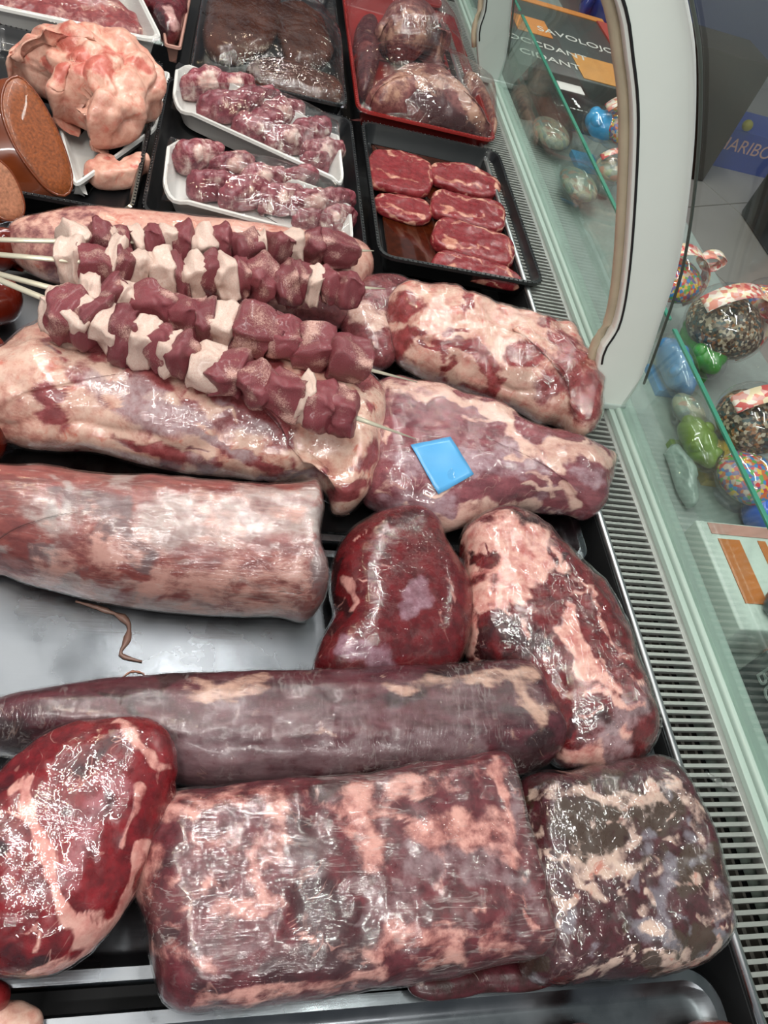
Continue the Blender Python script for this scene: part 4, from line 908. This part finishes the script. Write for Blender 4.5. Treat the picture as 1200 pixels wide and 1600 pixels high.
def candy_egg(label, px, z, r, mat, fill=.75, sq=(1, 1, .9), ribbon=True):
    """clear plastic ball filled with sweets, with a paper ribbon round it"""
    c = at(px[0], px[1], z); t = empty('candy_pack', (c[0], c[1], LZ)); tag(t, label, 'candy', 'candy packs on the ledge')
    mesh_obj('clear_shell', *shape(0, c, r, 28, 18, sq), PL, t)
    mesh_obj('sweets', *shape(0, (c[0], c[1], c[2] - r * .08), r * .93, 24, 14, (sq[0], sq[1], sq[2] * fill)), mat, t)
    foot = [(c[0] + math.cos(a) * r * k, c[1] + math.sin(a) * r * k, zz_) for zz_, k in ((LZ, .55), (c[2] - r * sq[2] * .8, .5)) for a in np.linspace(0, 2 * math.pi, 20, endpoint=False)]
    loft('stand', [np.array(foot[:20]), np.array(foot[20:])], PL, t)
    if ribbon:
        V = []; Fc = []; n = 40
        for k in range(n + 1):
            a = -.9 + k / n * 3.6
            for wz in (-.16, .16):
                V.append((c[0] + r * 1.06 * sq[0] * math.cos(a) * math.cos(wz), c[1] + r * 1.06 * sq[1] * wz * 1.6 + .1 * r * math.sin(2 * a), c[2] + r * 1.06 * sq[2] * math.sin(a)))
        for k in range(n): Fc.append((2 * k, 2 * k + 1, 2 * k + 3, 2 * k + 2))
        o = mesh_obj('paper_ribbon', V, Fc, LABEL, t); md = o.modifiers.new('s', 'SOLIDIFY'); md.thickness = .0008
        for k, dx in enumerate((.5, 1.1)):
            V = []; Fc = []
            for i in range(15):
                a = 2 * math.pi * i / 15
                for wz in (-.14, .14): V.append((c[0] + r * (.95 + .35 * math.cos(a) + (.25 if k else 0)), c[1] + r * (.35 * dx + wz), c[2] + r * (.5 + .22 * math.sin(a))))
            for i in range(15): j = (i + 1) % 15; Fc.append((2 * i, 2 * i + 1, 2 * j + 1, 2 * j))
            o = mesh_obj('bow_loop', V, Fc, LABEL, t); md = o.modifiers.new('s', 'SOLIDIFY'); md.thickness = .0008
    return t
candy_egg('clear ball of dark speckled sweets with a pink ribbon, the farther one', (1135, 505), .03, .068, BEADS, .8)
candy_egg('clear ball of dark speckled sweets with a pink ribbon, the nearer one', (1178, 655), .02, .058, BEADS, .8)
candy_egg('clear pack of mixed coloured sweets behind the arch frame', (1050, 430), .03, .06, CANDY, .7, (1, 1, .8))
candy_egg('clear pack of mixed coloured sweets beside the green glass edge', (1175, 745), -.01, .05, CANDY, .7, (1.1, 1, .8), False)
candy_egg('clear sweets pack with pink ribbon just left of the arch gasket', (975, 195), .04, .06, CANDY, .6)
MUTED = spots('muted_sweets', ['#8f9a8c', '#a8a890', '#b08a78', '#7f8f8a', '#9aa88a', '#c0b8a4'], 90)
candy_egg('clear pack of pale sweets behind the far low glass pane, nearest the rail', (862, 205), -.02, .045, MUTED, .6, (1.0, 1.5, .7), False)
candy_egg('clear pack of pale sweets behind the far low glass pane, halfway to the arch', (905, 285), -.02, .042, MUTED, .6, (1.0, 1.5, .7), False)
candy_egg('clear pack with white and pink ribbon beside the lower arch gasket', (957, 262), .0, .038, MUTED, .6)
candy_egg('clear pack of mixed sweets at the right edge beyond the farther dark ball', (1205, 470), .0, .05, CANDY, .6, (1, 1, .7), False)
candy_egg('clear pack of pale sweets behind the low glass pane next to the rail', (1078, 640), -.03, .028, MUTED, .6, (1.0, 1.4, .8), False)
def toy(label, px, z, r, col, sq=(1, 1, 1), lobes=5, name='candy_toy'):
    c = at(px[0], px[1], z); mt = plain('toy_' + col.strip('#'), srgb(col), .3, 0, .2, 60, coat=.4)
    t = empty(name, (c[0], c[1], LZ)); tag(t, label, 'toy', 'coloured toys on the ledge')
    mesh_obj('body', *shape(0, c, r, 30, 16, sq, lobes, .10), mt, t)
    for k in range(4):
        a = k * math.pi / 2 + .6
        mesh_obj('knob', *shape(0, (c[0] + math.cos(a) * r * .75 * sq[0], c[1] + math.sin(a) * r * .8 * sq[1], c[2] + r * .25), r * .36, 14, 10), mt, t)
    mesh_obj('clear_cover', *shape(0, (c[0], c[1], c[2]), r * 1.25, 24, 16, sq), PL, t)
    V, Fc = box_data(c[0] - r * .7, c[0] + r * .7, c[1] - r * .9, c[1] + r * .9, LZ, LZ + .012); mesh_obj('base_card', V, Fc, mt, t, smooth=False)
    return t
toy('bright green toy in a clear bubble pack behind the arch foot', (1096, 540), -.01, .036, '#3f9a3c', (.75, 1.6, .8))
toy('blue toy in a clear bubble pack behind the low glass pane', (1056, 572), -.02, .034, '#3f86c0', (.7, 1.7, .8))
toy('bright blue toy in a bubble pack seen left of the arch', (942, 195), .03, .038, '#3aa4dc', (1, .9, .7))
toy('small green and yellow toy behind the low glass pane', (1092, 690), -.02, .03, '#7f9a3a', (.9, 1.5, .7))
toy('small yellow toy behind the low glass pane by the blue bag', (1128, 715), -.02, .024, '#b99a3a', (.9, 1.3, .7))
# clear bag, blue bag
def bag(label, pts, h, col, z0=LZ, name='snack_bag', rough=.2, pale=None):
    return blob(name, label, 'bag', pts, h, plain('bag_' + col.strip('#'), srgb(col), rough, 0, .25, 25, coat=.5, bump=.3), z0=z0, w=.04, N=90, K=22, lump=((.008, 14), (.003, 40)), fit=3)
bag('glossy blue snack bag at the right edge below the sweets balls', [(1160, 790), (1178, 765), (1215, 755), (1260, 770), (1260, 830), (1200, 838), (1166, 822)], .06, '#1f5fc4')
bag('crumpled milky plastic bag behind the low glass pane', [(1040, 700), (1058, 690), (1085, 725), (1095, 770), (1088, 792), (1068, 788), (1050, 750)], .04, '#9fb0a8')
bag('dark blue snack bag above the printed dark carton', [(905, 20), (930, -30), (985, -40), (990, 5), (965, 40), (935, 48)], .10, '#25357a')
def carton(name, label, b, mat, rz, cat='box'):
    x0, x1, y0, y1, z0, z1 = b; cx, cy = (x0 + x1) / 2, (y0 + y1) / 2
    t = empty(name, (cx, cy, z0)); tag(t, label, cat)
    bx = box('carton_body', (x0, x1, y0, y1, z0, z1), mat, t, .002)
    return t
# white and orange carton
t = carton('printed_carton', 'white and orange printed carton lying on the ledge behind the rail', (.618, .80, .36, .515, LZ, .0), plain('carton_white', srgb('#cfd6d0'), .4, 0, .05), 0)
M_OR = plain('print_orange', srgb('#c9702c'), .4); M_PK = plain('print_pink', srgb('#c98f84'), .4)
for nm, b, mm in (('orange_panel', (.640, .672, .395, .488, .0003, .0011), M_OR), ('pink_band', (.634, .74, .495, .512, .0003, .0010), M_PK), ('orange_stripe', (.70, .712, .45, .49, .0003, .0010), M_OR), ('pink_panel', (.715, .74, .40, .44, .0003, .0010), M_PK)):
    box(nm, b, mm, t)
for k, (x, y, r, c) in enumerate([(.672, .385, .016, '#4a5258'), (.70, .372, .02, '#8f9a9c'), (.735, .40, .02, '#8a6a60'), (.69, .343, .014, '#b5633a'), (.74, .35, .02, '#5a6064')]):
    V, Fc = shape(0, (x, y, r * .72 if y > .36 else LZ + r), r, 16, 10, (1, 1.3, .7), 4, .12); o = mesh_obj('small_toy', V, Fc, plain('small_toy%d' % k, srgb(c), .3, 0, .3, 60, coat=.3))
    tag(o, ['dark grey small toy lying on the printed carton', 'silvery small toy lying on the printed carton', 'brown small toy farther right on the printed carton', 'orange small toy fallen at the near side of the carton', 'grey small toy fallen at the near side of the carton'][k], 'toy', 'small loose toys')
t = carton('black_box', 'translucent black box lettered BUSAN beside the rail at the right edge', (.622, .80, .12, .325, LZ, .02), plain('box_black', srgb('#3a4044'), .25, 0, .3, 30, coat=.5), 0)
M_LET = plain('lettering_grey', srgb('#a7adab'), .4)
text_mesh('lettering', 'BUSAN', .030, M_LET, t, (.6212, .262, .002), (math.radians(90), 0, math.radians(-90)))
box('lid_line', (.626, .796, .13, .135, .0203, .0212), M_LET, t); box('lid_line', (.626, .629, .135, .32, .0203, .0212), M_LET, t)
# dark printed carton with orange panels, seen through the glass at the top
t = carton('snack_carton', 'dark green-grey snack carton with orange panels and red end, seen through the far glass', (.60, .93, 1.70, 2.14, LZ, .05), plain('carton_dark', srgb('#3d4542'), .4), 0)
for nm, b, c in (('orange_edge', (.60, .93, 2.11, 2.14, .0503, .052), '#c9813c'), ('orange_panel', (.64, .73, 1.90, 2.0, .0503, .0515), '#c9813c'), ('orange_picture', (.76, .87, 1.71, 1.84, .0503, .0515), '#c98f4a'), ('red_end', (.905, .934, 1.698, 2.11, LZ + .001, .054), '#a8453c')):
    box(nm, b, plain('print' + nm, srgb(c), .4), t)
M_TXT = plain('lettering_white', srgb('#c9cbc4'), .5)
text_mesh('lettering', 'SAVOLOJO', .042, M_TXT, t, (.80, 1.93, .0513), (0, 0, math.radians(-6)))
text_mesh('lettering', 'OCCDANT', .040, M_TXT, t, (.70, 1.835, .0513), (0, 0, math.radians(-6)))
text_mesh('lettering', 'CIDANT', .040, M_TXT, t, (.69, 1.765, .0513), (0, 0, math.radians(-6)))
# clear tub with a white label
c = at(893, 148, .03); t = empty('clear_tub', (c[0], c[1], LZ)); tag(t, 'clear plastic tub with blank white label in front of the dark carton', 'tub')
q = rrect(c[0] - .07, c[0] + .07, c[1] - .09, c[1] + .09, .03)
loft('tub_body', [z3(shrink(q, .012), LZ), z3(q, .03), z3(shrink(q, .004), .035)], PL, t); box('white_label', (c[0] - .03, c[0] + .03, c[1] + .0, c[1] + .05, .0352, .0362), plain('label_white', srgb('#d8d8d4'), .5), t)
# far shop: blue panel, blue box with lettering, brown boxes, plain dark block
bp = box('blue_display_panel', (2.6, 6.0, 5.6, 5.66, -.9, 1.6), plain('panel_blue', srgb('#2f3f7a'), .5)); tag(bp, 'large plain blue display panel standing far behind the arch', 'panel')
c = at(1128, 262, -.9)
t = empty('sweets_box', (c[0] + .25, c[1], -.9)); tag(t, 'blue sweets carton with pale red lettering on the tiled floor', 'box')
box('carton_body', (c[0] - .12, c[0] + .52, c[1], c[1] + .3, -.9, -.70), plain('box_blue', srgb('#2a49ae'), .4), t)
text_mesh('lettering', 'HARIBO', .095, plain('lettering_redwhite', srgb('#e0b4ac'), .4), t, (c[0] + .06, c[1] - .002, -.775), (math.radians(90), 0, 0))
c = at(1098, 285, -.9); b_ = box('brown_crate', (c[0] - .75, c[0], c[1], c[1] + .3, -.9, -.32), plain('crate_brown', srgb('#2e1e14'), .6, 0, .4, 5, spec=.2), None, .01); tag(b_, 'dark brown carton stack on the floor just behind the arch', 'box')
c = at(1190, 395, -.9); b_ = box('dark_block', (c[0] + .02, c[0] + .6, c[1] - .9, c[1] + .35, -.9, -.62), plain('block_dark', srgb('#2c3032'), .5), None, .02); tag(b_, 'dark grey low block on the tiled floor at the right edge', 'stand')  # plain box standing in for an unclear dark shape
c = at(1168, 196, -.66); o = mesh_obj('yellow_ball', *shape(0, c, .028, 20, 14), plain('ball_yellow', srgb('#a8a02e'), .4)); tag(o, 'yellow round item on top of the blue sweets carton', 'ball')

# ================================================================== SMALL SCRAPS
def scrap(name, label, px, z, wpx, mat, cat, amp=.002):
    sp_ = spline(px, 26, closed=False); V = []; Fc = []
    for i, (x, y) in enumerate(sp_):
        j = min(i + 1, 25); k = max(i - 1, 0); tx, ty = sp_[j] - sp_[k]; l = math.hypot(tx, ty); nx, ny = -ty / l, tx / l
        w_ = wpx * (.35 + .65 * math.sin(math.pi * (i + .5) / 26)) * (.7 + .5 * mnoise.noise(Vector((i * .4, 1, 2))))
        for sgn in (-1, 0, 1):
            p = at(x + nx * w_ * sgn, y + ny * w_ * sgn, z); V.append((p[0], p[1], z + (.0015 + amp * abs(mnoise.noise(Vector((i * .5, 5, 1))))) * (1 if sgn == 0 else .4)))
    for i in range(25):
        for s_ in (0, 1): a = i * 3 + s_; Fc.append((a, a + 1, a + 4, a + 3))
    o = mesh_obj(name, V, Fc, mat); md = o.modifiers.new('s', 'SOLIDIFY'); md.thickness = .0004
    return tag(o, label, cat)
M_TIS = plain('tissue_scrap', srgb('#8a6a5e'), .35, 0, .3, 60, coat=.3)
scrap('tissue_scrap', 'thin brownish strip of tissue on the bare steel below the pale loin', [(118, 940), (160, 952), (195, 968), (202, 985), (196, 1005), (188, 1022), (205, 1030), (222, 1034)], -.0055, 7, M_TIS, 'scrap')
scrap('blood_smear', 'faint curved reddish smear on the steel beside the tenderloin', [(190, 1060), (205, 1050), (222, 1052), (228, 1060)], -.0058, 2.5, plain('smear', srgb('#a8705a'), .4), 'stain', .0003)
scrap('film_scrap', 'crumpled clear film scrap lying on the air grille', [(1102, 1205), (1112, 1215), (1130, 1226), (1148, 1238)], .0205, 6, film('film_scrap', .08, .35, '#d8d8d4', bump=.8, sc=90, refl=1.5), 'film')
scrap('meat_crumb', 'tiny orange crumb of fat on the bottom steel tray', [(196, 1592), (200, 1584), (206, 1588)], -.0115, 4, plain('crumb', srgb('#b5764a'), .4), 'scrap')
for o in list(bpy.data.objects):
    if '_o' in o: del o['_o']
